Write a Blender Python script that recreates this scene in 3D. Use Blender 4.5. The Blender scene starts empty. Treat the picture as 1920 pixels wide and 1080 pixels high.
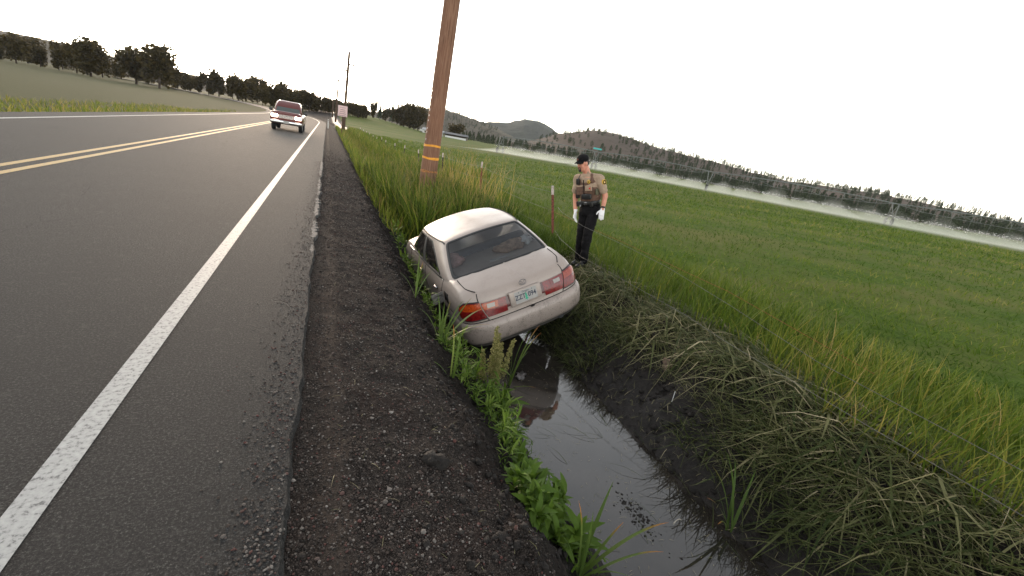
import bpy, bmesh, math, random
import numpy as np
from mathutils import Matrix, Vector
R = math.radians
rng = np.random.default_rng(7)
random.seed(7)
sc = bpy.context.scene
COL = sc.collection

# ------------------------------------------------------------------ camera
cam_d = bpy.data.cameras.new('camera'); cam = bpy.data.objects.new('camera', cam_d); COL.objects.link(cam)
YAW, PITCH, ROLL = R(25.08), R(17.935), R(10.3)
fw = Vector((math.sin(YAW)*math.cos(PITCH), math.cos(YAW)*math.cos(PITCH), -math.sin(PITCH)))
r0 = Vector((math.cos(YAW), -math.sin(YAW), 0)); u0 = r0.cross(fw)
rt = math.cos(ROLL)*r0 + math.sin(ROLL)*u0
up = -math.sin(ROLL)*r0 + math.cos(ROLL)*u0
cam.matrix_world = Matrix(((rt.x, up.x, -fw.x, 0), (rt.y, up.y, -fw.y, 0), (rt.z, up.z, -fw.z, 1.65), (0, 0, 0, 1)))
cam_d.sensor_width = 36.0; cam_d.lens = 36.0*812/1920
cam_d.clip_start = 0.05; cam_d.clip_end = 20000
sc.camera = cam

# ------------------------------------------------------------------ sky, sun, exposure
SUN_EL, SUN_AZ = R(9.0), R(-6.0)          # azimuth measured from +Y towards +X
world = bpy.data.worlds.new('World'); sc.world = world; world.use_nodes = True
wn, wl = world.node_tree.nodes, world.node_tree.links
wn.clear()
sky = wn.new('ShaderNodeTexSky'); sky.sky_type = 'NISHITA'; sky.sun_disc = False
sky.sun_elevation = SUN_EL; sky.sun_rotation = SUN_AZ
sky.altitude = 1200; sky.air_density = 1.0; sky.dust_density = 1.0; sky.ozone_density = 1.0
hsv = wn.new('ShaderNodeHueSaturation'); hsv.inputs['Saturation'].default_value = 0.30
bg = wn.new('ShaderNodeBackground'); bg.inputs['Strength'].default_value = 0.15
wo = wn.new('ShaderNodeOutputWorld')
wm = wn.new('ShaderNodeMix'); wm.data_type = 'RGBA'; wm.blend_type = 'MULTIPLY'; wm.inputs['Factor'].default_value = 1.0; wm.inputs['B'].default_value = (1.05, 1.0, .93, 1)   # warm tint multiplied over the whole sky, added for a warmer cast
wl.new(sky.outputs[0], hsv.inputs['Color']); wl.new(hsv.outputs[0], wm.inputs['A']); wl.new(wm.outputs['Result'], bg.inputs['Color']); wl.new(bg.outputs[0], wo.inputs['Surface'])
sun_d = bpy.data.lights.new('sun', 'SUN'); sun = bpy.data.objects.new('sun', sun_d); COL.objects.link(sun)
sun_d.energy = 0.45; sun_d.angle = R(14.0); sun_d.color = (1.0, 0.70, 0.46)
sdir = Vector((math.sin(SUN_AZ)*math.cos(SUN_EL), math.cos(SUN_AZ)*math.cos(SUN_EL), math.sin(SUN_EL)))
sun.rotation_euler = (-sdir).to_track_quat('-Z', 'Y').to_euler()
vs = sc.view_settings
vs.view_transform = 'Standard'; vs.look = 'None'; vs.gamma = 1.0; vs.use_curve_mapping = False
vs.exposure = 2.05
sc.cycles.use_denoising = True
sc.cycles.max_bounces = 8; sc.cycles.diffuse_bounces = 3; sc.cycles.glossy_bounces = 4
sc.cycles.transmission_bounces = 6; sc.cycles.transparent_max_bounces = 12; sc.cycles.volume_bounces = 1
sc.cycles.sample_clamp_indirect = 6.0

# ------------------------------------------------------------------ helpers
def tag(o, label=None, cat=None, group=None, kind=None):
    if label: o['label'] = label
    if cat: o['category'] = cat
    if group: o['group'] = group
    if kind: o['kind'] = kind
    return o

def npmesh(name, V, F, smooth=False, attrs=None):
    """V (n,3); F (m,k) array, or list of arrays with different k."""
    V = np.asarray(V, np.float32)
    Fs = [np.asarray(f, np.int32) for f in (F if isinstance(F, (list, tuple)) and len(F) and np.ndim(F[0]) == 2 else [F])]
    Fs = [f for f in Fs if f.size]
    me = bpy.data.meshes.new(name)
    me.vertices.add(len(V)); me.vertices.foreach_set('co', V.ravel())
    tot = np.concatenate([np.full(len(f), f.shape[1], np.int32) for f in Fs])
    idx = np.concatenate([f.ravel() for f in Fs])
    st = np.concatenate([[0], np.cumsum(tot)[:-1]]).astype(np.int32)
    me.loops.add(len(idx)); me.loops.foreach_set('vertex_index', idx)
    me.polygons.add(len(tot)); me.polygons.foreach_set('loop_start', st); me.polygons.foreach_set('loop_total', tot)
    me.polygons.foreach_set('use_smooth', np.full(len(tot), bool(smooth)))
    for k, a in (attrs or {}).items():
        at = me.attributes.new(k, 'FLOAT', 'POINT'); at.data.foreach_set('value', np.asarray(a, np.float32))
    me.update(calc_edges=True); me.validate()
    return me

def ob(name, me, mat=None, parent=None):
    o = bpy.data.objects.new(name, me); COL.objects.link(o)
    if mat is not None and me is not None and len(me.materials) == 0: me.materials.append(mat)
    if parent: o.parent = parent
    return o

def empty(name, loc=(0, 0, 0), rz=0.0):
    o = bpy.data.objects.new(name, None); COL.objects.link(o); o.location = loc; o.rotation_euler = (0, 0, rz)
    o.empty_display_size = 0.2
    return o

def copy_tree(o, parent=None):
    c = o.copy(); COL.objects.link(c); c.parent = parent
    for ch in list(o.children): copy_tree(ch, c)
    return c

class MB:
    """collects simple solids into one mesh"""
    def __init__(s): s.V = []; s.F3 = []; s.F4 = []; s.n = 0
    def add(s, V, F):
        V = np.asarray(V, float); s.V.append(V)
        for f in F:
            f = [int(i)+s.n for i in f]
            if len(f) == 3: s.F3.append(f)
            elif len(f) == 4: s.F4.append(f)
            else:
                for k in range(1, len(f)-1): s.F3.append([f[0], f[k], f[k+1]])
        s.n += len(V); return s
    def box(s, c, d, M=None, ch=0.0):
        """centre, full sizes, optional 3x3, chamfer on the edges"""
        hx, hy, hz = np.array(d)/2
        ch = min(ch, hx*.9, hy*.9, hz*.9)
        if ch <= 0:
            V = np.array([(x, y, z) for x in (-hx, hx) for y in (-hy, hy) for z in (-hz, hz)])
            F = [(0, 1, 3, 2), (4, 6, 7, 5), (0, 4, 5, 1), (2, 3, 7, 6), (0, 2, 6, 4), (1, 5, 7, 3)]
        else:
            bm = bmesh.new(); bmesh.ops.create_cube(bm, size=1.0)
            for v in bm.verts: v.co = Vector((v.co.x*2*hx, v.co.y*2*hy, v.co.z*2*hz))
            bmesh.ops.bevel(bm, geom=bm.edges[:], offset=ch, segments=2, affect='EDGES', profile=.6)
            bm.verts.index_update()
            V = np.array([v.co[:] for v in bm.verts]); F = [[v.index for v in f.verts] for f in bm.faces]; bm.free()
        if M is not None: V = V @ np.asarray(M).T
        return s.add(V+np.array(c), F)
    def tube(s, pts, rad, n=8, cap=True):
        P = np.asarray(pts, float); m = len(P); rad = np.broadcast_to(np.asarray(rad, float), (m,))
        T = np.gradient(P, axis=0); T /= np.linalg.norm(T, axis=1)[:, None]+1e-12
        ref = np.array([0, 0, 1.]) if abs(T[0][2]) < .9 else np.array([1., 0, 0])
        V = []
        a = np.arange(n)*2*math.pi/n
        for i in range(m):
            u = np.cross(T[i], ref); u /= np.linalg.norm(u); w = np.cross(T[i], u)
            V.append(P[i]+rad[i]*(np.cos(a)[:, None]*u+np.sin(a)[:, None]*w))
        V = np.concatenate(V); F = []
        for i in range(m-1):
            for j in range(n):
                k = (j+1) % n; F.append((i*n+j, i*n+k, (i+1)*n+k, (i+1)*n+j))
        if cap: F.append(list(range(n))[::-1]); F.append([(m-1)*n+j for j in range(n)])
        return s.add(V, F)
    def cap(s, p0, r0, p1, r1, n=12, m=5):
        """tapered capsule"""
        p0 = np.array(p0, float); p1 = np.array(p1, float); d = p1-p0; L = np.linalg.norm(d); d = d/L
        pts = []; rr = []
        for k in range(m+1):
            a = math.pi/2*k/m; pts.append(p0-d*r0*math.cos(a)); rr.append(max(r0*math.sin(a), .001))
        for k in range(m+1):
            a = math.pi/2*k/m; pts.append(p1+d*r1*math.sin(a)); rr.append(max(r1*math.cos(a), .001))
        return s.tube(pts, rr, n)
    def ell(s, c, r, M=None, n=16, m=10):
        V = []; F = []
        for i in range(m+1):
            a = math.pi*i/m
            for j in range(n):
                b = 2*math.pi*j/n; V.append((math.sin(a)*math.cos(b), math.sin(a)*math.sin(b), math.cos(a)))
        for i in range(m):
            for j in range(n):
                k = (j+1) % n; F.append((i*n+j, (i+1)*n+j, (i+1)*n+k, i*n+k))
        V = np.array(V)*np.array(r)
        if M is not None: V = V @ np.asarray(M).T
        return s.add(V+np.array(c), F)
    def prism(s, poly, axis, a, b):
        """extrude 2D polygon along axis 0/1/2 from a to b; poly in the two other axes order"""
        n = len(poly); V = []
        for t in (a, b):
            for p in poly:
                q = list(p); q.insert(axis, t); V.append(q)
        F = [list(range(n)), [n+i for i in range(n)][::-1]]
        for i in range(n):
            k = (i+1) % n; F.append((i, n+i, n+k, k))
        return s.add(V, F)
    def mesh(s, name, smooth=False):
        V = np.concatenate(s.V); Fs = []
        if s.F4: Fs.append(np.array(s.F4))
        if s.F3: Fs.append(np.array(s.F3))
        return npmesh(name, V, Fs, smooth)
    def build(s, name, mat, parent=None, smooth=False, fix=True):
        me = s.mesh(name, smooth)
        if fix:
            bm = bmesh.new(); bm.from_mesh(me); bmesh.ops.recalc_face_normals(bm, faces=bm.faces[:]); bm.to_mesh(me); bm.free()
        return ob(name, me, mat, parent)

# value noise -------------------------------------------------------------
_tab = rng.random((256, 256))
def vnoise(x, y):
    xi = np.floor(x).astype(int); yi = np.floor(y).astype(int); fx = x-xi; fy = y-yi
    fx = fx*fx*(3-2*fx); fy = fy*fy*(3-2*fy)
    g = lambda a, b: _tab[a & 255, b & 255]
    return (g(xi, yi)*(1-fx)+g(xi+1, yi)*fx)*(1-fy)+(g(xi, yi+1)*(1-fx)+g(xi+1, yi+1)*fx)*fy-.5
def fbm(x, y, o=4, g=.5):
    s = 0; a = 1.0
    for k in range(o):
        s = s+a*vnoise(x*2**k+17.3*k, y*2**k+5.1*k); a *= g
    return s
def sst(a, b, x):
    t = np.clip((x-a)/(b-a), 0, 1); return t*t*(3-2*t)

# materials -----------------------------------------------------------------
class NT:
    def __init__(s, name):
        s.m = bpy.data.materials.new(name); s.m.use_nodes = True; s.t = s.m.node_tree; s.n = s.t.nodes; s.l = s.t.links
        s.b = s.n['Principled BSDF']; s.out = s.n['Material Output']
    def new(s, t, **kw):
        n = s.n.new(t)
        for k, v in kw.items(): setattr(n, k, v)
        return n
    def link(s, a, b): s.l.new(a, b)
    def coord(s, kind='Object'):
        return s.new('ShaderNodeTexCoord').outputs[kind]
    def noise(s, scale, detail=4, rough=.55, co=None, dist=0.0):
        n = s.new('ShaderNodeTexNoise'); n.inputs['Scale'].default_value = scale; n.inputs['Detail'].default_value = detail
        n.inputs['Roughness'].default_value = rough; n.inputs['Distortion'].default_value = dist
        if co is not None: s.link(co, n.inputs['Vector'])
        return n.outputs[0]
    def ramp(s, fac, stops):
        r = s.new('ShaderNodeValToRGB'); e = r.color_ramp.elements
        while len(e) > 1: e.remove(e[-1])
        e[0].position = stops[0][0]; e[0].color = (*stops[0][1], 1)
        for p, c in stops[1:]:
            k = e.new(p); k.color = (*c, 1)
        s.link(fac, r.inputs[0]); return r.outputs[0]
    def math(s, op, a, b=None):
        n = s.new('ShaderNodeMath', operation=op)
        for i, v in enumerate((a, b)):
            if v is None: continue
            if isinstance(v, (int, float)): n.inputs[i].default_value = v
            else: s.link(v, n.inputs[i])
        return n.outputs[0]
    def mix(s, fac, a, b, mode='MIX'):
        n = s.new('ShaderNodeMix', data_type='RGBA', blend_type=mode)
        for sock, v in ((n.inputs['Factor'], fac), (n.inputs['A'], a), (n.inputs['B'], b)):
            if isinstance(v, (int, float)): sock.default_value = v
            elif isinstance(v, tuple): sock.default_value = (*v, 1)
            else: s.link(v, sock)
        return n.outputs['Result']
    def attr(s, name): return s.new('ShaderNodeAttribute', attribute_name=name).outputs['Fac']
    def bump(s, h, strength=.4, dist=.01):
        b = s.new('ShaderNodeBump'); b.inputs['Strength'].default_value = strength; b.inputs['Distance'].default_value = dist
        s.link(h, b.inputs['Height']); s.link(b.outputs[0], s.b.inputs['Normal']); return b
    def set(s, **kw):
        names = dict(color='Base Color', rough='Roughness', metal='Metallic', spec='Specular IOR Level', coat='Coat Weight', trans='Transmission Weight', ior='IOR', alpha='Alpha', emis='Emission Strength', ecol='Emission Color', subs='Subsurface Weight', coatr='Coat Roughness')
        for k, v in kw.items():
            i = s.b.inputs[names[k]]
            if isinstance(v, (int, float)): i.default_value = v
            elif isinstance(v, tuple): i.default_value = (*v, 1)
            else: s.link(v, i)
        return s

def plain(name, col, rough=.6, metal=0.0, var=.12, scale=12.0, **kw):
    t = NT(name); n = t.noise(scale, 5, .6, t.coord())
    a = tuple(max(c*(1-var*2), 0) for c in col); b = tuple(min(c*(1+var), 1) for c in col)
    t.set(color=t.ramp(n, [(.3, a), (.7, b)]), rough=rough, metal=metal, **kw)
    return t.m

def leafmat(name, ramp, rough=.5, trans=.35, tipcol=None):
    """tint attribute picks the colour, v attribute runs root to tip; light passes through the blade"""
    t = NT(name)
    c = t.ramp(t.attr('tint'), ramp)
    if tipcol:
        dry = t.math('MULTIPLY', t.ramp(t.attr('v'), [(.72, (0, 0, 0)), (.95, (1, 1, 1))]), t.ramp(t.attr('tint'), [(.45, (0, 0, 0)), (.6, (1, 1, 1))]))
        c = t.mix(dry, c, tipcol)
    t.set(color=c, rough=rough, spec=.18)
    tr = t.new('ShaderNodeBsdfTranslucent'); t.link(c, tr.inputs['Color'])
    mx = t.new('ShaderNodeMixShader'); mx.inputs[0].default_value = trans
    t.link(t.b.outputs[0], mx.inputs[1]); t.link(tr.outputs[0], mx.inputs[2]); t.link(mx.outputs[0], t.out.inputs['Surface'])
    return t.m

# ------------------------------------------------------------------ terrain height
WATER_Z = -0.90
def road_off(y):
    return -np.where(y > 70, (y-70)**2/520.0, 0.0)*np.where(y > 400, 0, 1)-np.where(y > 400, (330)**2/520.0+(y-400)*1.27, 0)
PX = np.array([-3000, -60, -14, -11, -9.6, -9.0, -8.7, -.3, 0, .3, .7, .93, 1.12, 1.32, 1.5, 1.75, 1.95, 2.4, 2.75, 3.0, 3.2, 3.6, 4.0, 4.4, 5.2, 8, 30, 3000])
PZ = np.array([-.8, -.7, -.7, -.55, -.12, -.05, -.05, -.05, -.06, -.075, -.12, -.20, -.42, -.62, -.76, -.9, -1.03, -1.12, -1.06, -.9, -.72, -.42, -.17, -.12, -.14, -.19, -.25, -.25])
def H(x, y):
    x = np.asarray(x, float); y = np.asarray(y, float)
    xr = x-road_off(y)
    near = sst(60, 25, y)
    wob = .10*fbm(y*.9, y*0+3.3, 3)*sst(.35, .95, xr)*sst(5.5, 4.2, xr)
    h = np.interp(xr+wob, PX, PZ)
    # far away the field falls a little behind the fence and climbs again to the left under the trees
    r = np.hypot(x, y); az = np.degrees(np.arctan2(x, np.maximum(y, 1e-3)))
    fld = sst(3.2, 5.5, xr)
    h = h-fld*.75*sst(16, 40, y)*sst(60, 20, x)*sst(260, 120, r)
    h = h+fld*5.0*np.exp(-((az-3.0)/5.5)**2)*sst(140, 380, r)
    return h
def Hn(x, y):
    """with the near-field relief"""
    x = np.asarray(x, float); y = np.asarray(y, float)
    h = H(x, y); nr = sst(45, 12, y)*sst(-6, -1, y)
    shoulder = sst(-.15, .1, x)*sst(1.0, .85, x)
    bank = sst(.8, .98, x)*sst(2.0, 1.6, x)
    mud = sst(2.8, 3.1, x)*sst(4.6, 4.0, x)
    fldm = sst(4.0, 4.6, x)
    rut = -.018*np.exp(-((x-.02-.03*fbm(y*.7, y*0, 2))/.07)**2)
    h = h+nr*(shoulder*(.022*fbm(x*5, y*5, 4)+.010*fbm(x*22, y*22, 3)+rut)
              + bank*(.13*fbm(x*4, y*3, 4, .6)+.07*np.abs(fbm(x*13, y*13, 3, .65)))
              + mud*(.10*fbm(x*3.1+9, y*3.1, 4, .6)+.045*fbm(x*15, y*15, 3, .6))
              + fldm*(.05*fbm(x*1.5, y*1.5, 4)))
    # the ditch is ploughed out round the car
    cx = np.exp(-(np.maximum(np.abs(x-2.35)-.72, 0)/.16)**2)*sst(4.2, 4.6, y)*sst(9.2, 8.8, y)
    floor = np.interp(x, [1.4, 1.75, 2.5, 3.0, 3.35], [-1.12, -1.22, -1.1, -.86, -.64])-.035*(y-4.6)
    h = np.where(cx > .02, h*(1-cx)+np.minimum(h, floor)*cx, h)
    return h

def lines(segs):
    out = [segs[0][0]]
    for a, b, n, g in segs:
        t = np.linspace(0, 1, n+1)[1:]
        if g != 1: t = (g**t-1)/(g-1)
        out += list(a+(b-a)*t)
    return np.array(out)
gx = lines([(-2500, -40, 16, .01), (-40, -10, 16, .2), (-10, -8.6, 8, 1), (-8.6, -.25, 6, 1), (-.25, 4.7, 190, 1), (4.7, 12, 36, 6), (12, 120, 40, 12), (120, 2500, 30, 18)])
gy = lines([(-60, -2, 16, .05), (-2, .6, 26, 1), (.6, 9.5, 250, 1), (9.5, 22, 110, 4), (22, 90, 70, 4), (90, 500, 60, 5), (500, 2500, 24, 5)])
GX, GY = np.meshgrid(gx, gy)
GZ = Hn(GX, GY)
def grid_faces(nx, ny):
    i = np.arange(ny-1)[:, None]*nx+np.arange(nx-1)[None, :]
    i = i.ravel(); return np.stack([i, i+1, i+1+nx, i+nx], 1)
gme = npmesh('ground', np.stack([GX, GY, GZ], -1).reshape(-1, 3), grid_faces(len(gx), len(gy)), True)

t = NT('soil_and_grass_ground')
sep = t.new('ShaderNodeSeparateXYZ'); t.link(t.coord('Object'), sep.inputs[0])
co = t.coord('Object')
n1 = t.noise(2.2, 6, .6, co); n2 = t.noise(30, 5, .65, co); n3 = t.noise(140, 3, .6, co)
soil = t.ramp(n2, [(.28, (.005, .0044, .004)), (.5, (.017, .0142, .0128)), (.72, (.042, .036, .032))])
soil = t.mix(t.ramp(n3, [(.50, (0, 0, 0)), (.66, (1, 1, 1))]), soil, (.076, .062, .053))
red = t.ramp(n1, [(.5, (0, 0, 0)), (.75, (.35, .35, .35))])
soil = t.mix(red, soil, (.036, .017, .013))
dust = t.ramp(t.math('MULTIPLY', t.math('ABSOLUTE', t.math('SUBTRACT', t.math('ADD', sep.outputs['X'], t.math('MULTIPLY', t.math('SUBTRACT', n1, .5), .16)), .09)), 1.0), [(.02, (.55, .55, .55)), (.10, (0, 0, 0))])
soil = t.mix(dust, soil, (.070, .055, .045))
mudc = t.ramp(n2, [(.3, (.006, .005, .0045)), (.7, (.022, .017, .014))])
# bank and ditch: black wet mud; further right, grassy earth
xb = t.math('ADD', sep.outputs['X'], t.math('MULTIPLY', t.math('SUBTRACT', n1, .5), .5))
mudf = t.ramp(t.math('MULTIPLY', xb, .1), [(.080, (0, 0, 0)), (.115, (.85, .85, .85)), (.40, (1, 1, 1)), (.46, (0, 0, 0))])
c = t.mix(mudf, soil, mudc)
mpg = t.new('ShaderNodeMapping'); mpg.inputs['Rotation'].default_value = (0, 0, R(-52)); mpg.inputs['Scale'].default_value = (.10, 1.0, 1); t.link(co, mpg.inputs['Vector'])
g1 = t.math('ADD', t.math('MULTIPLY', t.noise(.30, 6, .62, co), .45), t.math('MULTIPLY', t.noise(.22, 5, .6, mpg.outputs[0]), .58)); g2 = t.noise(6, 5, .7, co)
grass = t.ramp(g2, [(.28, (.030, .055, .008)), (.5, (.062, .102, .016)), (.75, (.098, .136, .027))])
grass = t.mix(t.ramp(g1, [(.44, (0, 0, 0)), (.62, (.85, .85, .85))]), grass, (.135, .13, .045))
gf = t.ramp(t.math('MULTIPLY', xb, .1), [(.42, (0, 0, 0)), (.50, (1, 1, 1))])
c = t.mix(gf, c, grass)
verge = t.ramp(g2, [(.3, (.04, .05, .016)), (.7, (.10, .09, .042))])
lf = t.ramp(t.math('MULTIPLY', xb, -.1), [(.885, (0, 0, 0)), (.93, (1, 1, 1))])
# the far bend of the road: verge grass wherever we are far off
yf = t.ramp(t.math('MULTIPLY', sep.outputs['Y'], .01), [(.45, (0, 0, 0)), (.75, (1, 1, 1))])
c = t.mix(lf, c, verge)
t.set(color=c, rough=.95, spec=t.ramp(t.math('MULTIPLY', xb, .1), [(.10, (.08, .08, .08)), (.16, (.3, .3, .3)), (.36, (.3, .3, .3)), (.46, (.03, .03, .03))]))
wet = t.ramp(t.math('MULTIPLY', xb, .1), [(.13, (.95, .95, .95)), (.17, (.5, .5, .5)), (.31, (.42, .42, .42)), (.37, (.9, .9, .9))])
t.link(wet, t.b.inputs['Roughness'])
t.bump(t.math('ADD', n2, t.math('MULTIPLY', n3, .5)), .9, .02)
ground = tag(ob('ground', gme, t.m), kind='structure')
# ------------------------------------------------------------------ road
def ribbon_mesh(name, ys, xl, xr, z, thick=0.0, jl=0.0, jr=0.0, nx=6):
    ys = np.asarray(ys); off = road_off(ys)
    a = xl+off+jl*fbm(ys*3.1, ys*0+.5, 4)*2; b = xr+off+jr*(fbm(ys*1.1, ys*0+8.5, 6, .72)*1.2)
    tt = np.linspace(0, 1, nx); X = a[:, None]+(b-a)[:, None]*tt; Y = np.repeat(ys[:, None], nx, 1); Z = np.full_like(X, z)
    if thick:
        X = np.concatenate([X[:, :1], X, X[:, -1:]+.015], 1); Y = np.concatenate([Y[:, :1], Y, Y[:, -1:]], 1)
        Z = np.concatenate([Z[:, :1]-thick, Z, Z[:, -1:]-thick], 1)
    return npmesh(name, np.stack([X, Y, Z], -1).reshape(-1, 3), grid_faces(X.shape[1], len(ys)), False)
ry = np.concatenate([np.arange(-30, 1, 1.0), np.arange(1, 25, .035), np.arange(25, 80, .4), np.arange(80, 420, 3)])
t = NT('worn_asphalt')
co = t.coord('Object'); a1 = t.math('ADD', t.math('MULTIPLY', t.noise(75, 3, .7, co), .6), t.math('MULTIPLY', t.noise(190, 2, .6, co), .4)); a2 = t.noise(.8, 6, .65, co); a3 = t.noise(420, 2, .6, co); a4 = t.noise(12, 5, .7, co)
c = t.ramp(a1, [(.40, (.005, .005, .005)), (.50, (.017, .0165, .016)), (.58, (.062, .060, .058)), (.66, (.15, .146, .142))])
c = t.mix(t.ramp(a2, [(.38, (0, 0, 0)), (.68, (.55, .55, .55))]), c, (.020, .019, .019))
c = t.mix(t.ramp(a4, [(.56, (0, 0, 0)), (.72, (.5, .5, .5))]), c, (.075, .070, .065))
mp = t.new('ShaderNodeMapping'); mp.inputs['Scale'].default_value = (.75, .22, 1); t.link(co, mp.inputs['Vector'])
wv = t.new('ShaderNodeVectorMath', operation='ADD'); dn = t.new('ShaderNodeTexNoise'); dn.inputs['Scale'].default_value = 3.0; dn.inputs['Detail'].default_value = 6; t.link(co, dn.inputs['Vector']); sc3 = t.new('ShaderNodeVectorMath', operation='SCALE'); sc3.inputs['Scale'].default_value = .25; t.link(dn.outputs['Color'], sc3.inputs[0]); t.link(mp.outputs[0], wv.inputs[0]); t.link(sc3.outputs[0], wv.inputs[1])
vo = t.new('ShaderNodeTexVoronoi', feature='DISTANCE_TO_EDGE'); vo.inputs['Scale'].default_value = 1.0; t.link(wv.outputs[0], vo.inputs['Vector'])
crk = t.ramp(vo.outputs['Distance'], [(.003, (1, 1, 1)), (.008, (0, 0, 0))])
crk = t.math('MULTIPLY', crk, t.ramp(t.noise(.45, 3, .5, co), [(.5, (0, 0, 0)), (.62, (.7, .7, .7))]))
c = t.mix(crk, c, (.012, .012, .012))
t.set(color=c, rough=.82, spec=.28)
t.bump(t.math('SUBTRACT', t.math('ADD', a1, a3), t.math('MULTIPLY', crk, 2.0)), 1.0, .008)
ASPH = t.m
road = tag(ob('road', ribbon_mesh('road', ry, -8.9, -.11, 0.0, .06, .02, .030, 10), ASPH), kind='structure')
t = NT('road_paint_white'); n = t.noise(40, 5, .7, t.coord())
t.set(color=t.ramp(n, [(.36, (.10, .10, .10)), (.46, (.30, .30, .29)), (.7, (.40, .40, .385))]), rough=.6); WPAINT = t.m
t = NT('road_paint_yellow'); n = t.noise(40, 5, .7, t.coord())
t.set(color=t.ramp(n, [(.36, (.10, .09, .06)), (.46, (.32, .19, .02)), (.7, (.40, .25, .03))]), rough=.6); YPAINT = t.m
ry2 = ry[::3]
ob('edge_line', ribbon_mesh('edge_line', ry2, -1.08, -.96, .004, 0, 0, 0, 2), WPAINT, road)
ob('edge_line', ribbon_mesh('edge_line', ry2, -8.1, -7.98, .004, 0, 0, 0, 2), WPAINT, road)
ob('centre_line', ribbon_mesh('centre_line', ry2, -4.72, -4.60, .004, 0, 0, 0, 2), YPAINT, road)
ob('centre_line', ribbon_mesh('centre_line', ry2, -4.42, -4.30, .004, 0, 0, 0, 2), YPAINT, road)
# pale ragged strips: the asphalt edge's bright reflection put into colour
t = NT('painted_edge_glare'); n = t.noise(60, 5, .7, t.coord())
t.set(color=t.ramp(n, [(.35, (.035, .034, .033)), (.55, (.085, .083, .08)), (.75, (.15, .147, .143))]), rough=.75); t.bump(n, .7, .01); EDGE_GLARE = t.m
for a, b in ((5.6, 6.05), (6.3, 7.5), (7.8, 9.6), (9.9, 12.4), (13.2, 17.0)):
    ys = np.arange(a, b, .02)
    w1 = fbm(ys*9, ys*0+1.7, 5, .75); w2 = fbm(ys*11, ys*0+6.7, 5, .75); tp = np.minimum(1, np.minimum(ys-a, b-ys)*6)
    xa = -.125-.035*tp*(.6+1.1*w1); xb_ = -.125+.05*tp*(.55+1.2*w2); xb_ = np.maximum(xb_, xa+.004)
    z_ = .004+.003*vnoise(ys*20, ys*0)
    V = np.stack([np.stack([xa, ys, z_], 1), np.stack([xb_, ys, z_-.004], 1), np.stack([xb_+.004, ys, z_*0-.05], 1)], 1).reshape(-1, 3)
    ob('edge_glare', npmesh('edge_glare', V, grid_faces(3, len(ys))), EDGE_GLARE, road)
# ------------------------------------------------------------------ water
t = NT('muddy_water'); co = t.coord(); n = t.noise(3, 4, .6, co); n2 = t.noise(14, 3, .5, co)
t.set(color=t.ramp(n, [(.35, (.016, .014, .012)), (.65, (.030, .025, .021))]), rough=.03, ior=1.7, spec=.5)
t.bump(n2, .03, .01)
wy = np.concatenate([np.arange(-6, 12, .5), np.arange(12, 44, 3)])
water = tag(ob('water', ribbon_mesh('water', wy, 1.35, 3.35, WATER_Z, 0, 0, 0, 6), t.m), kind='structure')
# ------------------------------------------------------------------ the sedan in the ditch
def catmull(P, s):
    P = np.asarray(P, float); n = len(P); s = np.clip(np.asarray(s, float), 0, n-1)
    i = np.minimum(s.astype(int), n-2); f = (s-i)[..., None]
    p1 = P[i]; p2 = P[i+1]
    p0 = np.where((i > 0)[..., None], P[np.maximum(i-1, 0)], 2*p1-p2); p3 = np.where((i+2 < n)[..., None], P[np.minimum(i+2, n-1)], 2*p2-p1)
    return .5*((2*p1)+(-p0+p2)*f+(2*p0-5*p1+4*p2-p3)*f*f+(-p0+3*p1-3*p2+p3)*f**3)
BODY = np.array([(0, 0), (.3, .004), (.55, .018), (.72, .045), (.84, .085), (.91, .135), (.955, .20), (.98, .32), (.99, .6), (1, 1.0), (1, 1.5), (1, 2.0), (1, 2.5), (1, 3.0), (.99, 3.4), (.975, 3.75), (.945, 3.98), (.88, 4.15), (.76, 4.28), (.55, 4.37), (.3, 4.41), (0, 4.42)])
ZT = lambda y: np.interp(y, [0, .12, .35, .62, .9, 1.3, 2, 3.0, 3.35, 3.8, 4.15, 4.42], [.868, .886, .936, .975, .965, .945, .93, .925, .935, .85, .75, .66])
NB = len(BODY)-1
def S_body(s, z0, off=0.0):
    """s signed outline index (neg = left), z0 nominal height .2-.95 -> point"""
    s = np.asarray(s, float); z0 = np.asarray(z0, float); s, z0 = np.broadcast_arrays(s, z0)
    p = catmull(BODY, np.abs(s)); fx = p[..., 0]; y = p[..., 1]
    w = np.interp(z0, [.18, .26, .36, .5, .62, .72, .80, .87, .92, .95], [.78, .825, .845, .853, .853, .845, .828, .80, .765, .735])
    rear = np.interp(z0, [.18, .26, .34, .48, .56, .60, .63, .73, .83, .88, .92, .95], [.13, .075, .045, .03, .04, .05, .055, .065, .085, .095, .12, .15])
    front = np.interp(z0, [.18, .3, .5, .6, .75, .95], [.10, .03, .0, .03, .10, .22])
    k = np.clip(y/4.42, 0, 1)
    y2 = y+rear*np.clip(1-y/1.0, 0, 1)-front*np.clip((y-3.4)/1.02, 0, 1)
    t = (z0-.18)/.77
    z = .18+(ZT(y2)-.18)*t
    x = np.sign(s)*fx*w
    return np.stack([x, y2, z], -1)
def nrm(f, a, b, e=.02):
    du = f(a+e, b)-f(a-e, b); dv = f(a, b+e*.5)-f(a, b-e*.5)
    n = np.cross(du, dv); return n/(np.linalg.norm(n, axis=-1, keepdims=True)+1e-9)
GB = np.array([(0, .585), (.35, .60), (.60, .645), (.70, .70), (.755, .80), (.78, 1.0), (.795, 1.5), (.80, 2.0), (.79, 2.6), (.765, 2.95), (.72, 3.12), (.6, 3.22), (.35, 3.33), (0, 3.38)])
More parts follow.
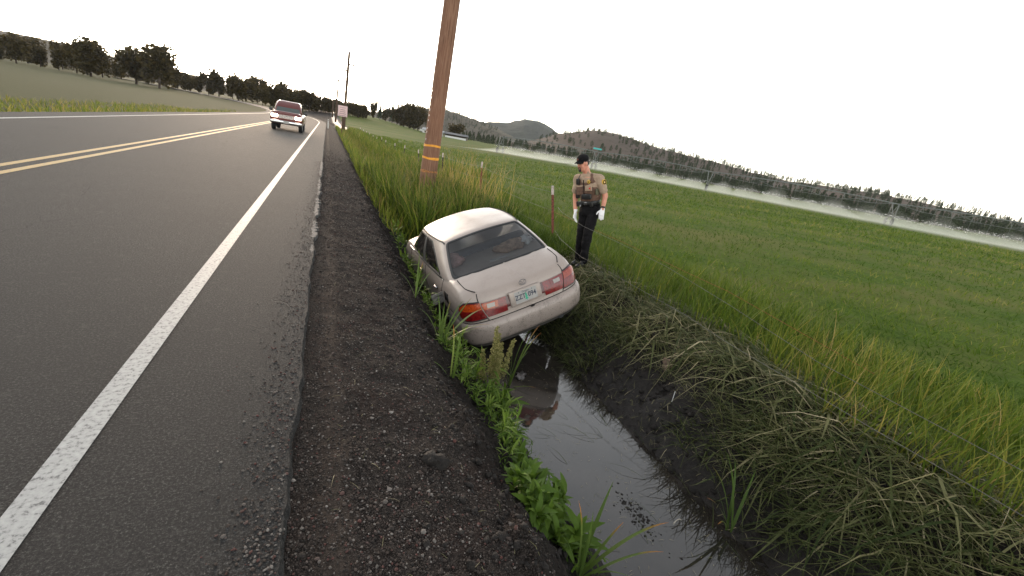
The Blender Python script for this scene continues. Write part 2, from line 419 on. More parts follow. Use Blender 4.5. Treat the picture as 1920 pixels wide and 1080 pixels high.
GT = np.array([(0, 1.235), (.3, 1.24), (.46, 1.255), (.535, 1.285), (.575, 1.36), (.60, 1.55), (.615, 1.8), (.617, 2.02), (.59, 2.38), (.56, 2.46), (.52, 2.50), (.44, 2.53), (.26, 2.56), (0, 2.58)])
def S_gl(s, u, off=0.0):
    s = np.asarray(s, float); u = np.asarray(u, float); s, u = np.broadcast_arrays(s, u)
    a = catmull(GB, np.abs(s)); b = catmull(GT, np.abs(s))
    p = a+(b-a)*u[..., None]
    bow = .022*4*u*(1-u)
    x = p[..., 0]*(1+bow*1.4); y = p[..., 1]
    ends = sst(3.5, 0, np.abs(s))*-1+sst(10.5, 13, np.abs(s))
    y = y+bow*1.6*ends
    zb = ZT(a[..., 1])+.028*(1-(a[..., 0]/.8)**2)-.015
    zr = 1.312+.052*(1-(b[..., 0]/.62)**2)+.022*np.sin(np.clip((b[..., 1]-1.235)/1.345, 0, 1)*math.pi)
    z = zb+(zr-zb)*(u+.04*4*u*(1-u)*0)
    return np.stack([np.sign(s)*x, y, z], -1)
def patch(surf, A, B, off=0.0, flip=False):
    """A,B grids of surface parameters -> (V,F) pushed out along the normal by off (scalar or grid)"""
    P = surf(A, B)
    if np.any(off):
        n = nrm(surf, A, B)
        c = np.array([0, 2.2, .6]); sg = np.sign(np.sum(n*(P-c), -1, keepdims=True)); n = n*sg
        P = P+n*np.asarray(off)[..., None] if np.ndim(off) else P+n*off
    F = grid_faces(A.shape[1], A.shape[0])
    return P.reshape(-1, 3), (F[:, ::-1] if flip else F)
def coons(top, bot, n=24, m=8):
    """top/bottom polylines of (s,z) -> parameter grids"""
    def samp(pl):
        pl = np.asarray(pl, float); d = np.r_[0, np.cumsum(np.hypot(*np.diff(pl, axis=0).T*np.array([[.12], [1.]])))]
        q = np.linspace(0, d[-1], n); return np.stack([np.interp(q, d, pl[:, 0]), np.interp(q, d, pl[:, 1])], 1)
    a, b = samp(top), samp(bot); k = np.linspace(0, 1, m)[:, None]
    return b[None, :, 0]*(1-k)+a[None, :, 0]*k, b[None, :, 1]*(1-k)+a[None, :, 1]*k
def ribbon(surf, line, w, off, closed=False, asp=.12):
    """flat strip of width w (metres) following a parameter polyline"""
    L = np.asarray(line, float)
    P = surf(L[:, 0], L[:, 1]); n = nrm(surf, L[:, 0], L[:, 1]); c = np.array([0, 2.2, .6]); n *= np.sign(np.sum(n*(P-c), -1, keepdims=True))
    T = (np.roll(P, -1, 0)-np.roll(P, 1, 0)) if closed else np.gradient(P, axis=0)
    T /= np.linalg.norm(T, axis=1)[:, None]+1e-9
    side = np.cross(n, T)
    V = np.concatenate([P-side*w/2+n*(off-.004), P-side*w/2*.7+n*off, P+side*w/2*.7+n*off, P+side*w/2+n*(off-.004)])
    m = len(L); F = []
    for i in range(m if closed else m-1):
        j = (i+1) % m
        for k in range(3): F.append((k*m+i, k*m+j, (k+1)*m+j, (k+1)*m+i))
    return V, F
def dense(pl, step=.12, closed=False):
    pl = [tuple(p) for p in pl]
    if closed: pl = pl+[pl[0]]
    out = []
    for a, b in zip(pl[:-1], pl[1:]):
        n = max(1, int(max(abs(b[0]-a[0])/step, abs(b[1]-a[1])/(step*.2))))
        for k in range(n): out.append((a[0]+(b[0]-a[0])*k/n, a[1]+(b[1]-a[1])*k/n))
    if not closed: out.append(pl[-1])
    return out
def inpoly(px, py, poly):
    r = np.zeros(px.shape, bool); n = len(poly)
    for i in range(n):
        x1, y1 = poly[i]; x2, y2 = poly[(i+1) % n]
        c = ((y1 > py) != (y2 > py)) & (px < (x2-x1)*(py-y1)/((y2-y1) if y2 != y1 else 1e-9)+x1); r ^= c
    return r
def rounded(poly, r=.25, n=4):
    out = []; m = len(poly)
    for i in range(m):
        p0, p1, p2 = (np.array(poly[(i+k) % m], float) for k in (-1, 0, 1))
        a = p1+(p0-p1)*r; b = p1+(p2-p1)*r
        for k in range(n+1):
            q = k/n; out.append(tuple((1-q)**2*a+2*q*(1-q)*p1+q*q*b))
    return out

def carpaint(name, col, dirt=(.055, .043, .034)):
    t = NT(name); co = t.coord()
    n = t.noise(5, 6, .7, co); n2 = t.noise(60, 4, .7, co)
    sep = t.new('ShaderNodeSeparateXYZ'); t.link(co, sep.inputs[0])
    low = t.ramp(sep.outputs['Z'], [(.22, (1, 1, 1)), (.62, (.30, .30, .30)), (.9, (.13, .13, .13))])
    spl = t.ramp(t.math('ADD', t.math('MULTIPLY', n, .6), t.math('MULTIPLY', n2, .4)), [(.50, (0, 0, 0)), (.62, (1, 1, 1))])
    f = t.math('MULTIPLY', low, t.math('ADD', t.math('MULTIPLY', spl, .85), .10))
    spk = t.ramp(t.noise(38, 2, .5, co), [(.66, (0, 0, 0)), (.70, (1, 1, 1))])
    f = t.math('MAXIMUM', f, t.math('MULTIPLY', spk, low))
    t.set(color=t.mix(f, col, dirt), rough=t.ramp(n, [(.3, (.34, .34, .34)), (.7, (.48, .48, .48))]), metal=.15, coat=.12, coatr=.12)
    return t.m
PAINT = carpaint('champagne_car_paint', (.352, .292, .257))
BLACKR = plain('black_rubber', (.012, .012, .013), .55)
DARKP = plain('dark_plastic', (.03, .03, .032), .5)
SEAM = plain('panel_gap', (.008, .007, .007), .9)
t = NT('tinted_car_glass')
t.set(color=(.24, .28, .31), rough=.03, trans=1.0, ior=1.15, spec=.8, coat=1.0, coatr=.03); CARGLASS = t.m
RED = plain('red_lens', (.17, .006, .008), .2, var=.3, scale=40, coat=.2); REDD = plain('dark_red_reflector', (.065, .009, .011), .22, var=.2, coat=.25)
AMBER = plain('amber_lens', (.38, .048, .007), .18, var=.25, scale=40, coat=.25); CLEAR = plain('reverse_lens', (.27, .23, .21), .2, coat=.5)
FADED = plain('faded_amber_lens', (.30, .05, .028), .25, var=.2, scale=40); CHROME = plain('chrome', (.55, .55, .56), .2, 1.0); UPH = plain('grey_upholstery', (.075, .075, .085), .9); SHELF = plain('parcel_shelf_felt', (.10, .09, .09), .95)
TYRE = plain('tyre_rubber', (.015, .015, .015), .85); RIMM = plain('wheel_silver', (.35, .35, .36), .4, .6)

car = empty('sedan')
CM = Matrix.Identity(4)
q = Vector((-0.0453, -0.3856, 0.0385)); th = q.length
CM = Matrix.Translation((2.6085, 4.4786, -0.727)) @ Matrix.Rotation(th, 4, q.normalized())
car.matrix_world = CM
tag(car, 'muddy champagne four-door sedan nose-down and tilted in the flooded ditch', 'car')

def add(name, VF, mat, parent=None, smooth=True):
    m = MB(); m.add(VF[0], VF[1]); return m.build(name, mat, parent or car, smooth, fix=False)
# body shell ------------------------------------------------------------
ss = np.linspace(-NB, NB, 2*NB*6+1); zz = np.r_[np.linspace(.18, .6, 22), np.linspace(.62, .95, 18)]
A, B = np.meshgrid(ss, zz)
P = S_body(A, B)
V = [P.reshape(-1, 3)]; nx, ny = A.shape[1], A.shape[0]
F = grid_faces(nx, ny)
ctr = P.reshape(-1, 3)[F].mean(1)
arch = ((np.hypot(ctr[:, 1]-.98, ctr[:, 2]-.30) < .325) | (np.hypot(ctr[:, 1]-3.585, ctr[:, 2]-.30) < .325)) & (np.abs(ctr[:, 0]) > .6)
fuel_hole = (ctr[:, 0] < 0) & (np.abs(ctr[:, 1]-.78) < .075) & (np.abs(ctr[:, 2]-.745) < .065)
F = F[~(arch | fuel_hole)]
top = P[-1]; base = len(V[0]); ring = np.arange(nx)+(ny-1)*nx; FF = [F]; n = base
ZC = lambda x, y: ZT(y)+.028*(1-(x/.74)**2)*1.0
for k in (.06, .16, .35, .6, .85, 1.0):
    tg = np.stack([np.zeros(nx), np.clip(top[:, 1], .95, 3.45)], -1)
    xy = top[:, :2]*(1-k)+tg*k
    z = ZT(xy[:, 1])+.028*(1-(np.abs(xy[:, 0])/np.maximum(np.abs(top[:, 0]), .02))**2)*min(k*6, 1)*np.clip((xy[:, 1]-.1)/.2, 0, 1)
    z = z+.010*min(k/.16, 1)
    V.append(np.stack([xy[:, 0], xy[:, 1], z], -1)); r2 = n+np.arange(nx); n += nx
    FF.append(np.stack([ring[:-1], ring[1:], r2[1:], r2[:-1]], 1)); ring = r2
DECK = np.concatenate(V[1:])
def deckz(x, y):
    d = np.hypot(DECK[:, 0]-x, DECK[:, 1]-y); i = np.argsort(d)[:4]; w = 1/(d[i]+1e-4); return float((DECK[i, 2]*w).sum()/w.sum())
bme = npmesh('body', np.concatenate(V), np.concatenate(FF), True)
ob('body', bme, PAINT, car)
# underside and wheel wells
m = MB()
ub = S_body(np.linspace(-NB, NB, 120), np.full(120, .2)); m.add(np.r_[ub, [[0, 2.2, .2]]], [(i, i+1, 120) for i in range(119)])
m.box((0, 2.3, .235), (.9, 3.6, .1)); m.tube([(.45, .10, .235), (.45, .55, .235)], .05, 10); m.box((0, .98, .27), (1.1, .12, .1))
for yc in (.98, 3.585):
    for s in (-1, 1):
        a = np.linspace(-.25, math.pi+.25, 15)
        Va = np.concatenate([np.stack([np.full(15, s*.80), yc+.325*np.cos(a), .30+.325*np.sin(a)], 1), np.stack([np.full(15, s*.5), yc+.325*np.cos(a), .30+.325*np.sin(a)], 1)])
        m.add(Va, [(i, i+1, 16+i, 15+i) for i in range(14)])
        m.add(np.r_[Va[15:], [[s*.5, yc, .3]]], [(i, i+1, 15) for i in range(14)])
m.build('underbody', DARKP, car)
for yc in (.98, 3.585):
    for s in (-1, 1):
        a = np.linspace(-.12, math.pi+.12, 28)
        ln = []
        for q_ in a:
            yy, z_ = yc+.33*math.cos(q_), .30+.33*math.sin(q_)
            sv = np.interp(yy, BODY[9:16, 1], np.arange(9, 16)) if yy > 1.0 else np.interp(yy, BODY[6:10, 1]+np.array([.05, .04, .02, 0]), np.arange(6, 10))
            z0 = .18+(z_-.18)/(ZT(yy)-.18)*.77
            ln.append((s*sv, max(z0, .185)))
        add('arch_lip', ribbon(S_body, ln, .035, .006), PAINT)
# wheels ------------------------------------------------------------------
def lathe(prof, n=28):
    """profile (x,r) turned round the X axis"""
    prof = np.array(prof); a = np.arange(n)*2*math.pi/n
    V = np.concatenate([np.stack([np.full(n, x), r*np.cos(a), r*np.sin(a)], 1) for x, r in prof]); F = []
    for i in range(len(prof)-1):
        for j in range(n):
            k = (j+1) % n; F.append((i*n+j, i*n+k, (i+1)*n+k, (i+1)*n+j))
    return V, F
def wheel(parent, x, y, z, s, r=.29, w=.19, rim=.19):
    e = empty('wheel', (x, y, z)); e.parent = parent
    m = MB(); m.add(*lathe([(-w/2, rim), (-w/2, r*.93), (-w*.38, r), (w*.38, r), (w/2, r*.93), (w/2, rim), (-w/2, rim)])); m.build('tyre', TYRE, e, True)
    m = MB(); m.add(*lathe([(s*w*.48, rim), (s*w*.40, rim*.93), (s*w*.2, rim*.8), (s*w*.32, rim*.45), (s*w*.42, rim*.25), (s*w*.42, .001)]))
    for k in range(7):
        a = k*2*math.pi/7; m.box((s*w*.34, math.cos(a)*rim*.6, math.sin(a)*rim*.6), (.02, .03, rim*.6), [[1, 0, 0], [0, math.sin(a), math.cos(a)], [0, -math.cos(a), math.sin(a)]])
    m.build('rim', RIMM, e, False)
for yc in (.98, 3.585):
    for s in (-1, 1): wheel(car, s*.735, yc, .29, s)
# greenhouse ---------------------------------------------------------------
NG = 13
REAR = rounded([(-2.78, .05), (2.78, .05), (2.80, .95), (-2.80, .95)], .10)
WIND = rounded([(10.45, .06), (13, .06), (15.55, .06), (15.55, .95), (13, .95), (10.45, .95)], .08)
RDOOR = rounded([(5.10, .05), (6.86, .05), (6.90, .90), (5.72, .88), (5.30, .55)], .14)
FDOOR = rounded([(7.12, .05), (9.25, .05), (9.25, .22), (8.45, .88), (7.10, .90)], .12)
ss = np.linspace(-NG, NG, 2*NG*12+1); uu = np.linspace(0, 1, 30)
A, B = np.meshgrid(ss, uu); P = S_gl(A, B); nx, ny = A.shape[1], A.shape[0]; F = grid_faces(nx, ny)
ca = A.ravel()[F].mean(1); cb = B.ravel()[F].mean(1)
hole = inpoly(ca, cb, REAR) | inpoly(np.abs(ca), cb, RDOOR) | inpoly(np.abs(ca), cb, FDOOR) | inpoly(np.abs(ca), cb, WIND)
V = [P.reshape(-1, 3)]; FF = [F[~hole]]; top = P[-1]; n = len(V[0]); ring = np.arange(nx)+(ny-1)*nx
for k in (.05, .15, .35, .6, .85, 1.0):
    tg = np.stack([np.zeros(nx), np.clip(top[:, 1], 1.55, 2.28)], -1); xy = top[:, :2]*(1-k)+tg*k
    z = 1.312+.052*(1-(xy[:, 0]/.62)**2)+.022*np.sin(np.clip((xy[:, 1]-1.235)/1.345, 0, 1)*math.pi)+.010*min(k/.15, 1)
    V.append(np.stack([xy[:, 0], xy[:, 1], z], -1)); r2 = n+np.arange(nx); n += nx
    FF.append(np.stack([ring[:-1], ring[1:], r2[1:], r2[:-1]], 1)); ring = r2
ob('cabin', npmesh('cabin', np.concatenate(V), np.concatenate(FF), True), PAINT, car)
VI = (P.reshape(-1, 3)-np.array([0, 1.9, .95]))*np.array([.962, .972, .955])+np.array([0, 1.9, .95])
TOPI = [v_*np.array([.962, 1, 1])-np.array([0, 0, .022]) for v_ in V[1:]]
ob('headliner', npmesh('headliner', np.concatenate([VI]+TOPI), np.concatenate(FF), True), UPH, car)
ss2 = np.linspace(-15, -7.5, 60); A2, B2 = np.meshgrid(np.r_[ss2], [.28, .5, .7, .85, .93])
for s in (-1, 1):
    Pq = S_body(A2*-s, B2)*np.array([.93, 1, 1]); add('door_trim', (Pq.reshape(-1, 3), grid_faces(A2.shape[1], A2.shape[0])), UPH)
def pane(name, poly, mirror=False, seal=.035):
    sg = -1 if mirror else 1
    g = [(sg*a, b) for a, b in poly]
    n = len(g); half = len(g)
    xs = np.array([p[0] for p in g]); 
    c = (xs.mean(), np.mean([p[1] for p in g]))
    # fan of rings towards the middle keeps the curvature
    rings = [np.array(dense(g, .15, True))]; m = len(rings[0]); V = []; F = []
    for k, q_ in enumerate((0, .12, .3, .5, .7, .88, 1.0)):
        r_ = rings[0]*(1-q_)+np.array(c)*q_
        V.append(S_gl(wrap(r_[:, 0]), r_[:, 1]))
    for k in range(6):
        for i in range(m):
            j = (i+1) % m; F.append((k*m+i, k*m+j, (k+1)*m+j, (k+1)*m+i))
    p = add(name, (np.concatenate(V), F), CARGLASS)
    f = lambda s, u: S_gl(wrap(s), u)
    sl = add('window_seal', ribbon(f, dense(g, .15, True), seal, .006, True), BLACKR, p)
    return p
def wrap(s):
    s = np.asarray(s, float); return np.where(s > 13, s-26, np.where(s < -13, s+26, s))
pane('rear_window', REAR, seal=.045); pane('windshield', WIND, seal=.045)
for mi in (True, False):
    pane('door_window', RDOOR, mi); pane('door_window', FDOOR, mi)
# black B pillar covers, belt mouldings with a bright edge, roof mouldings
for s in (-1, 1):
    A, B = coons([(s*6.88, .90), (s*7.12, .90)], [(s*6.86, .04), (s*7.12, .04)], 5, 12); add('pillar_cover', patch(S_gl, A, B, .004), DARKP)
    add('belt_moulding', ribbon(S_gl, dense([(s*5.0, .015), (s*9.5, .015)], .2), .03, .010), BLACKR)
    add('belt_trim', ribbon(S_body, dense([(s*8.95, .905), (s*13.6, .905)], .2), .014, .007), CHROME)
    add('roof_moulding', ribbon(S_gl, dense([(s*3.3, .93), (s*3.8, .99), (s*5, .995), (s*8.4, .995), (s*10.2, .8), (s*10.2, .05)], .12), .022, .007), BLACKR)
# seams -------------------------------------------------------------------
for s in (-1, 1):
    add('trunk_seam', ribbon(S_body, dense([(s*3.42, .945), (s*3.28, .905), (s*3.10, .86), (s*2.42, .63), (s*2.35, .605)], .1), .013, .0035), SEAM)
    add('door_seam', ribbon(S_body, dense([(s*8.9, .93), (s*8.95, .80), (s*9.1, .70), (s*9.5, .62), (s*9.8, .5), (s*9.85, .3)], .1), .011, .003), SEAM)
    add('door_seam', ribbon(S_body, dense([(s*11.0, .935), (s*11.0, .6), (s*10.95, .28)], .1), .024 if s < 0 else .012, .003), SEAM)
    add('door_seam', ribbon(S_body, dense([(s*13.2, .93), (s*13.25, .5), (s*13.1, .28)], .1), .012, .003), SEAM)
    add('side_moulding', ribbon(S_body, dense([(s*9.6, .50), (s*13.2, .50)], .3), .04, .008), PAINT)
# the trunk gap: across the deck beside the lid, then down the rear face
for s in (-1, 1):
    pts = []
    pe_ = S_body(np.array(3.42), np.array(.945))
    for y in np.linspace(pe_[1]+.01, .62, 14):
        x = np.interp(y, [pe_[1], .35, .5, .62], [pe_[0], .655, .667, .668])
        pts.append((s*x, y, deckz(x, y)+.003))
    m = MB(); m.tube(pts, .006, 6); m.build('trunk_seam', SEAM, car)
# rear lights ----------------------------------------------------------------
for s in (-1, 1):
    lt = add('tail_light', patch(S_body, *coons([(s*3.02, .862), (s*4.2, .862), (s*5.4, .845), (s*6.1, .80), (s*6.38, .755)], [(s*2.46, .648), (s*4.0, .640), (s*5.2, .645), (s*6.0, .675), (s*6.38, .745)], 30, 10), .012), RED)
    add('amber_lens', patch(S_body, *coons([(s*2.98, .848), (s*4.2, .850), (s*5.4, .834), (s*6.05, .795)], [(s*2.78, .768), (s*4.0, .765), (s*5.2, .762), (s*6.15, .768)], 24, 6), .017), AMBER if s < 0 else FADED, lt)
    add('lens_rim', ribbon(S_body, dense([(s*3.05, .868), (s*4.2, .868), (s*5.4, .852), (s*6.15, .805), (s*6.45, .75), (s*6.1, .672), (s*5.2, .637), (s*4, .632), (s*2.42, .640)], .12), .018, .010), BLACKR, lt)
    it = add('inner_light', patch(S_body, *coons([(s*1.05, .848), (s*2.90, .852)], [(s*1.05, .655), (s*2.36, .650)], 20, 8), .013), RED)
    add('amber_lens', patch(S_body, *coons([(s*1.55, .838), (s*2.84, .842)], [(s*1.55, .755), (s*2.62, .755)], 14, 6), .018), AMBER if s < 0 else RED, it)
    add('reverse_lens', patch(S_body, *coons([(s*1.75, .825), (s*2.35, .825)], [(s*1.75, .772), (s*2.3, .772)], 8, 4), .023), CLEAR, it)
add('reflector_panel', patch(S_body, *coons([(-1.05, .848), (1.05, .848)], [(-1.05, .70), (1.05, .70)], 20, 6), .011), REDD)
# plate recess, plate and its print
sur = MB(); Mt = np.array([[1, 0, 0], [0, math.cos(.10), math.sin(.10)], [0, -math.sin(.10), math.cos(.10)]])
sur.box((0, .056, .722), (.44, .03, .19), Mt, .012); so = sur.build('plate_surround', PAINT, car, True)
PL = plain('plate_white', (.33, .315, .30), .45, var=.05)
pe = empty('licence_plate', (0, .0385, .726)); pe.parent = car; pe.rotation_euler = (math.pi/2-.10, 0, 0)
m = MB(); m.box((0, 0, 0), (.305, .152, .003), None, .001); m.build('plate_sheet', PL, pe)
INK = plain('plate_ink', (.025, .03, .06), .5); GREEN = plain('plate_green', (.03, .33, .20), .5)
def text(body, size, loc, mat, parent, name='lettering', xs=1.0, bold=0.0, ext=.0006):
    cu = bpy.data.curves.new(name, 'FONT'); cu.body = body; cu.size = size; cu.align_x = 'CENTER'; cu.align_y = 'CENTER'; cu.extrude = ext; cu.offset = bold; cu.resolution_u = 3
    tmp = bpy.data.objects.new(name, cu); COL.objects.link(tmp)
    me = bpy.data.meshes.new_from_object(tmp.evaluated_get(bpy.context.evaluated_depsgraph_get()))
    bpy.data.objects.remove(tmp); bpy.data.curves.remove(cu)
    me.name = name; me.materials.clear()
    o = ob(name, me, mat, parent); o.location = loc; o.scale = (xs, 1, 1); return o
text('ZZT', .088, (-.079, -.002, .0026), INK, pe, 'lettering', .86, .0012)
text('094', .088, (.083, -.002, .0026), INK, pe, 'lettering', .86, .0012)
text('Oregon', .030, (0, .058, .0026), INK, pe, 'lettering')
m = MB()
for k, (w_, y0, y1) in enumerate(((.050, -.050, -.010), (.042, -.022, .016), (.030, .004, .045))): m.prism([(-w_/2, y0), (w_/2, y0), (0, y1)], 2, .002, .0026+.0002*k)
m.box((0, -.057, .0024), (.010, .016, .0012)); m.build('tree_print', GREEN, pe)
for x, y in ((-.09, .060), (.09, .060)):
    m = MB(); m.cap((x, y, .0015), .006, (x, y, .004), .005, 10, 3); m.build('bolt', INK, pe, True)
# winged badge in an oval ring on the lid
em = empty('emblem', (0, .074, .893)); em.parent = car; em.rotation_euler = (math.pi/2-.2, 0, 0)
a = np.linspace(0, 2*math.pi, 25)
m = MB(); m.tube(np.stack([.048*np.cos(a), .034*np.sin(a), a*0+.004], 1), .0045, 6, False)
m.tube([(-.040, .016, .004), (-.015, .010, .005), (0, -.008, .006), (.015, .010, .005), (.040, .016, .004)], .004, 6)
a = np.linspace(.25, math.pi-.25, 9)
m.tube(np.stack([.036*np.cos(a+math.pi), .026*np.sin(a+math.pi)+.003, a*0+.004], 1), .0035, 6); m.build('badge', plain('badge_grey', (.16, .15, .15), .3, .7), em, True)
BADGE = plain('badge_letters', (.10, .095, .09), .35, .5)
for s, w_ in ((-1, 'MAZDA'), (1, 'PROTEGE')):
    o = text(w_, .026, (s*.40, .062, .627), BADGE, car, 'lettering', 1.3, .0004); o.rotation_euler = (math.pi/2-.05, 0, s*.08)
# bumper -----------------------------------------------------------------
sv = np.linspace(-8.3, 8.3, 120); prof = [(.265, .006), (.28, .026), (.32, .034), (.42, .038), (.50, .036), (.545, .030), (.575, .016), (.592, .002)]
A, B = np.meshgrid(sv, [p_[0] for p_ in prof]); O = np.repeat(np.array([p_[1] for p_ in prof])[:, None], len(sv), 1)*np.clip((8.3-np.abs(A))/.5, .15, 1)
bp = add('rear_bumper', patch(S_body, A, B, O), PAINT)
add('bumper_gap', ribbon(S_body, dense([(-8.2, .600), (8.2, .600)], .15), .012, .004), SEAM, bp)
sv = np.linspace(-7.6, 7.6, 90); A, B = np.meshgrid(sv, [.19, .22, .262]); add('valance', patch(S_body, A, B, .010), plain('grimy_valance', (.075, .068, .06), .7), bp)
m = MB(); m.ell((.05, .012, .565), (.035, .012, .008)); m.build('scuff_mark', SEAM, bp)
sv = np.linspace(14.6, NB, 70); A, B = np.meshgrid(np.r_[sv, -sv[::-1]], [.24, .27, .32, .45, .53, .57]); O = np.repeat(np.array([.004, .024, .034, .036, .028, .004])[:, None], A.shape[1], 1)
for s in (1, -1):
    A, B = np.meshgrid(s*sv, [.24, .27, .32, .45, .53, .57]); O = np.repeat(np.array([.004, .024, .034, .036, .028, .004])[:, None], A.shape[1], 1)
    add('front_bumper', patch(S_body, A, B, O), PAINT)
    add('headlight', patch(S_body, *coons([(s*16.2, .76), (s*18.9, .78)], [(s*16.4, .66), (s*18.9, .64)], 16, 6), .008), CLEAR)
# handles, fuel flap, mirrors ------------------------------------------------
for s in (-1, 1):
    for y, z in ((1.30, .735), (2.22, .745)):
        x = float(S_body(s*np.interp(y, BODY[9:14, 1], np.arange(9, 14)), np.array(.18+(z-.18)/(ZT(y)-.18)*.77))[0])
        m = MB(); m.ell((x, y, z), (.010, .085, .036)); h = m.build('door_handle', DARKP, car, True)
        m = MB(); m.cap((x+s*.012, y-.055, z+.004), .011, (x+s*.014, y+.05, z+.004), .011, 8, 3); m.build('grip', CHROME, h, True)
    if s < 0: continue
    mo = MB(); mo.ell((s*.93, 2.86, .985), (.085, .05, .065)); mo.box((s*.84, 2.90, .955), (.12, .05, .04), None, .01); mo.build('door_mirror', PAINT, car, True)
FLAP = plain('muddy_flap', (.20, .19, .175), .7, var=.35, scale=30)
m = MB(); m.box((-.80, .78, .745), (.06, .17, .14)); m.build('filler_recess', SEAM, car)
m = MB(); a = R(8)
m.box((-.935, .865, .735), (.175, .014, .150), [[math.cos(a), -math.sin(a), 0], [math.sin(a), math.cos(a), 0], [0, 0, 1]], .005)
fl = m.build('fuel_flap', FLAP, car)
m = MB()
for x in (-.985, -.95, -.915): m.box((x, .857, .722), (.022, .006, .012), None, .002)
m.box((-.935, .856, .77), (.13, .004, .012)); m.build('flap_ribs', plain('flap_ribs_dark', (.06, .055, .05), .8), fl)
# interior ------------------------------------------------------------------
m = MB(); m.box((0, .98, .955), (1.36, .62, .02)); m.build('parcel_shelf', SHELF, car)
m = MB(); m.box((0, 1.36, .80), (1.26, .16, .52), None, .05); m.box((0, 1.62, .55), (1.26, .52, .16), None, .05); m.build('rear_seat', UPH, car, True)
for x in (-.36, .36):
    e = MB(); Mx = np.array([[1, 0, 0], [0, math.cos(.2), -math.sin(.2)], [0, math.sin(.2), math.cos(.2)]]).T
    e.box((x, 2.12, .82), (.48, .13, .62), Mx, .05); e.box((x, 2.42, .50), (.48, .52, .15), None, .05); e.box((x, 2.03, 1.17), (.26, .09, .15), Mx, .035)
    e.tube([(x-.06, 2.05, 1.05), (x-.06, 2.04, 1.15)], .008, 6); e.tube([(x+.06, 2.05, 1.05), (x+.06, 2.04, 1.15)], .008, 6)
    e.build('front_seat', UPH, car, True)
m = MB(); m.box((0, 3.1, .83), (1.42, .34, .2), None, .05); a = np.linspace(0, 2*math.pi, 25); m.tube(np.stack([-.36+.18*np.cos(a), 2.80+.05*np.sin(a), .86+.17*np.sin(a)], 1), .014, 6, False); m.build('dashboard', DARKP, car, True)
m = MB(); m.box((.02, .80, .985), (.30, .10, .055), None, .02); b3 = m.build('high_brake_light', plain('shelf_lamp_housing', (.32, .29, .27), .6), car, True)
m = MB(); m.box((.02, .748, .985), (.15, .006, .03)); m.build('lens', RED, b3)
JUNK = plain('tan_clothes', (.30, .19, .13), .95, var=.3); JUNK2 = plain('pink_clothes', (.40, .22, .19), .95, var=.3); J3 = plain('white_rag', (.5, .48, .46), .95, var=.2)
def lump(name, c, r, mat, k, amp=.25):
    bm = bmesh.new(); bmesh.ops.create_icosphere(bm, subdivisions=3, radius=1.0)
    V = np.array([v.co[:] for v in bm.verts]); d = 1+amp*(fbm(V[:, 0]*2.3+k*3.1, V[:, 1]*2.3+V[:, 2]*1.7, 4)*2)
    for v, q_ in zip(bm.verts, V*d[:, None]*np.array(r)+np.array(c)): v.co = q_
    me = bpy.data.meshes.new(name); bm.to_mesh(me); bm.free(); me.polygons.foreach_set('use_smooth', np.ones(len(me.polygons), bool)); return me
for k, (nm, c, r_, mt, lab) in enumerate((('clothes_pile', (.28, 1.02, 1.03), (.26, .16, .085), JUNK, 'tan clothes heaped behind the sedan rear window'), ('clothes_pile', (-.52, 1.12, 1.05), (.13, .14, .10), JUNK2, 'pinkish bundle on the parcel shelf, driver side of sedan'), ('crumpled_rag', (.53, 1.05, 1.04), (.10, .12, .07), J3, 'pale crumpled rag on the parcel shelf, passenger side of sedan'))):
    o = ob(nm, lump(nm, c, r_, mt, k), mt); o.matrix_world = CM; tag(o, lab, 'cloth')
# ------------------------------------------------------------------ hills
def polar(az, r): a = np.radians(az); return r*np.sin(a), r*np.cos(a)
def hillmat(name, a, b, cshrub, sc1, amt):
    t = NT(name); co = t.coord(); n = t.noise(.008, 6, .6, co); n2 = t.noise(sc1, 4, .65, co)
    c = t.ramp(n, [(.3, a), (.7, b)])
    c = t.mix(t.ramp(n2, [(.56, (0, 0, 0)), (.62, (amt, amt, amt))]), c, cshrub)
    t.set(color=c, rough=1.0, spec=.1); return t.m
HILLS = {}
def hill(name, azs, els, r0, r1, mat, rough, seed):
    def fz(az, r):
        az = np.asarray(az, float); r = np.asarray(r, float)
        q = (r-r0)/(r1-r0); rr = r0+.72*(r1-r0)
        hmax = np.tan(np.radians(np.interp(az, azs, els)))*rr+1.65
        sh = np.where(q < .72, np.sin(np.clip(q/.72, 0, 1)*math.pi/2)**1.25, np.cos(np.clip((q-.72)/.28, 0, 1)*math.pi/2))
        x, y = polar(az, r)
        g = fbm(x*.012+seed, y*.012, 4)*rough*np.clip(q*3, 0, 1)*np.clip((.70-q)*6, 0, 1)
        e = fbm(az*1.7+seed, az*0+r*.004, 4)*rough*.35*sst(.3, .72, q)
        return -3.0+(hmax+3.0+e)*sh+g
    A, Rr = np.meshgrid(np.linspace(azs[0], azs[-1], 260), np.linspace(r0, r1, 46))
    x, y = polar(A, Rr); z = fz(A, Rr)
    o = ob(name, npmesh(name, np.stack([x, y, z], -1).reshape(-1, 3), grid_faces(260, 46), True), mat)
    tag(o, kind='structure'); HILLS[name] = fz; return fz
f1 = hill('hill', [-42, -30, -12, -5, 0, 4.4, 7.3, 10.3, 12.9, 14.8, 17.2, 20, 24], [1.4, 1.9, 1.1, .55, .35, .6, 1.65, 2.38, 2.62, 2.58, 2.18, 1.6, .3], 700, 1250, hillmat('sage_hill', (.060, .052, .038), (.105, .090, .064), (.028, .032, .022), .07, .8), 9, 3.3)
f2 = hill('hill', [12, 16, 18.8, 20.8, 23, 24.5, 25.4, 27.2, 29, 33, 40], [1.0, 1.9, 2.25, 2.5, 3.32, 3.36, 3.18, 2.4, 1.7, 1.2, .4], 1250, 2000, hillmat('wooded_hill', (.030, .036, .030), (.050, .054, .042), (.02, .027, .02), .05, .7), 10, 11.1)
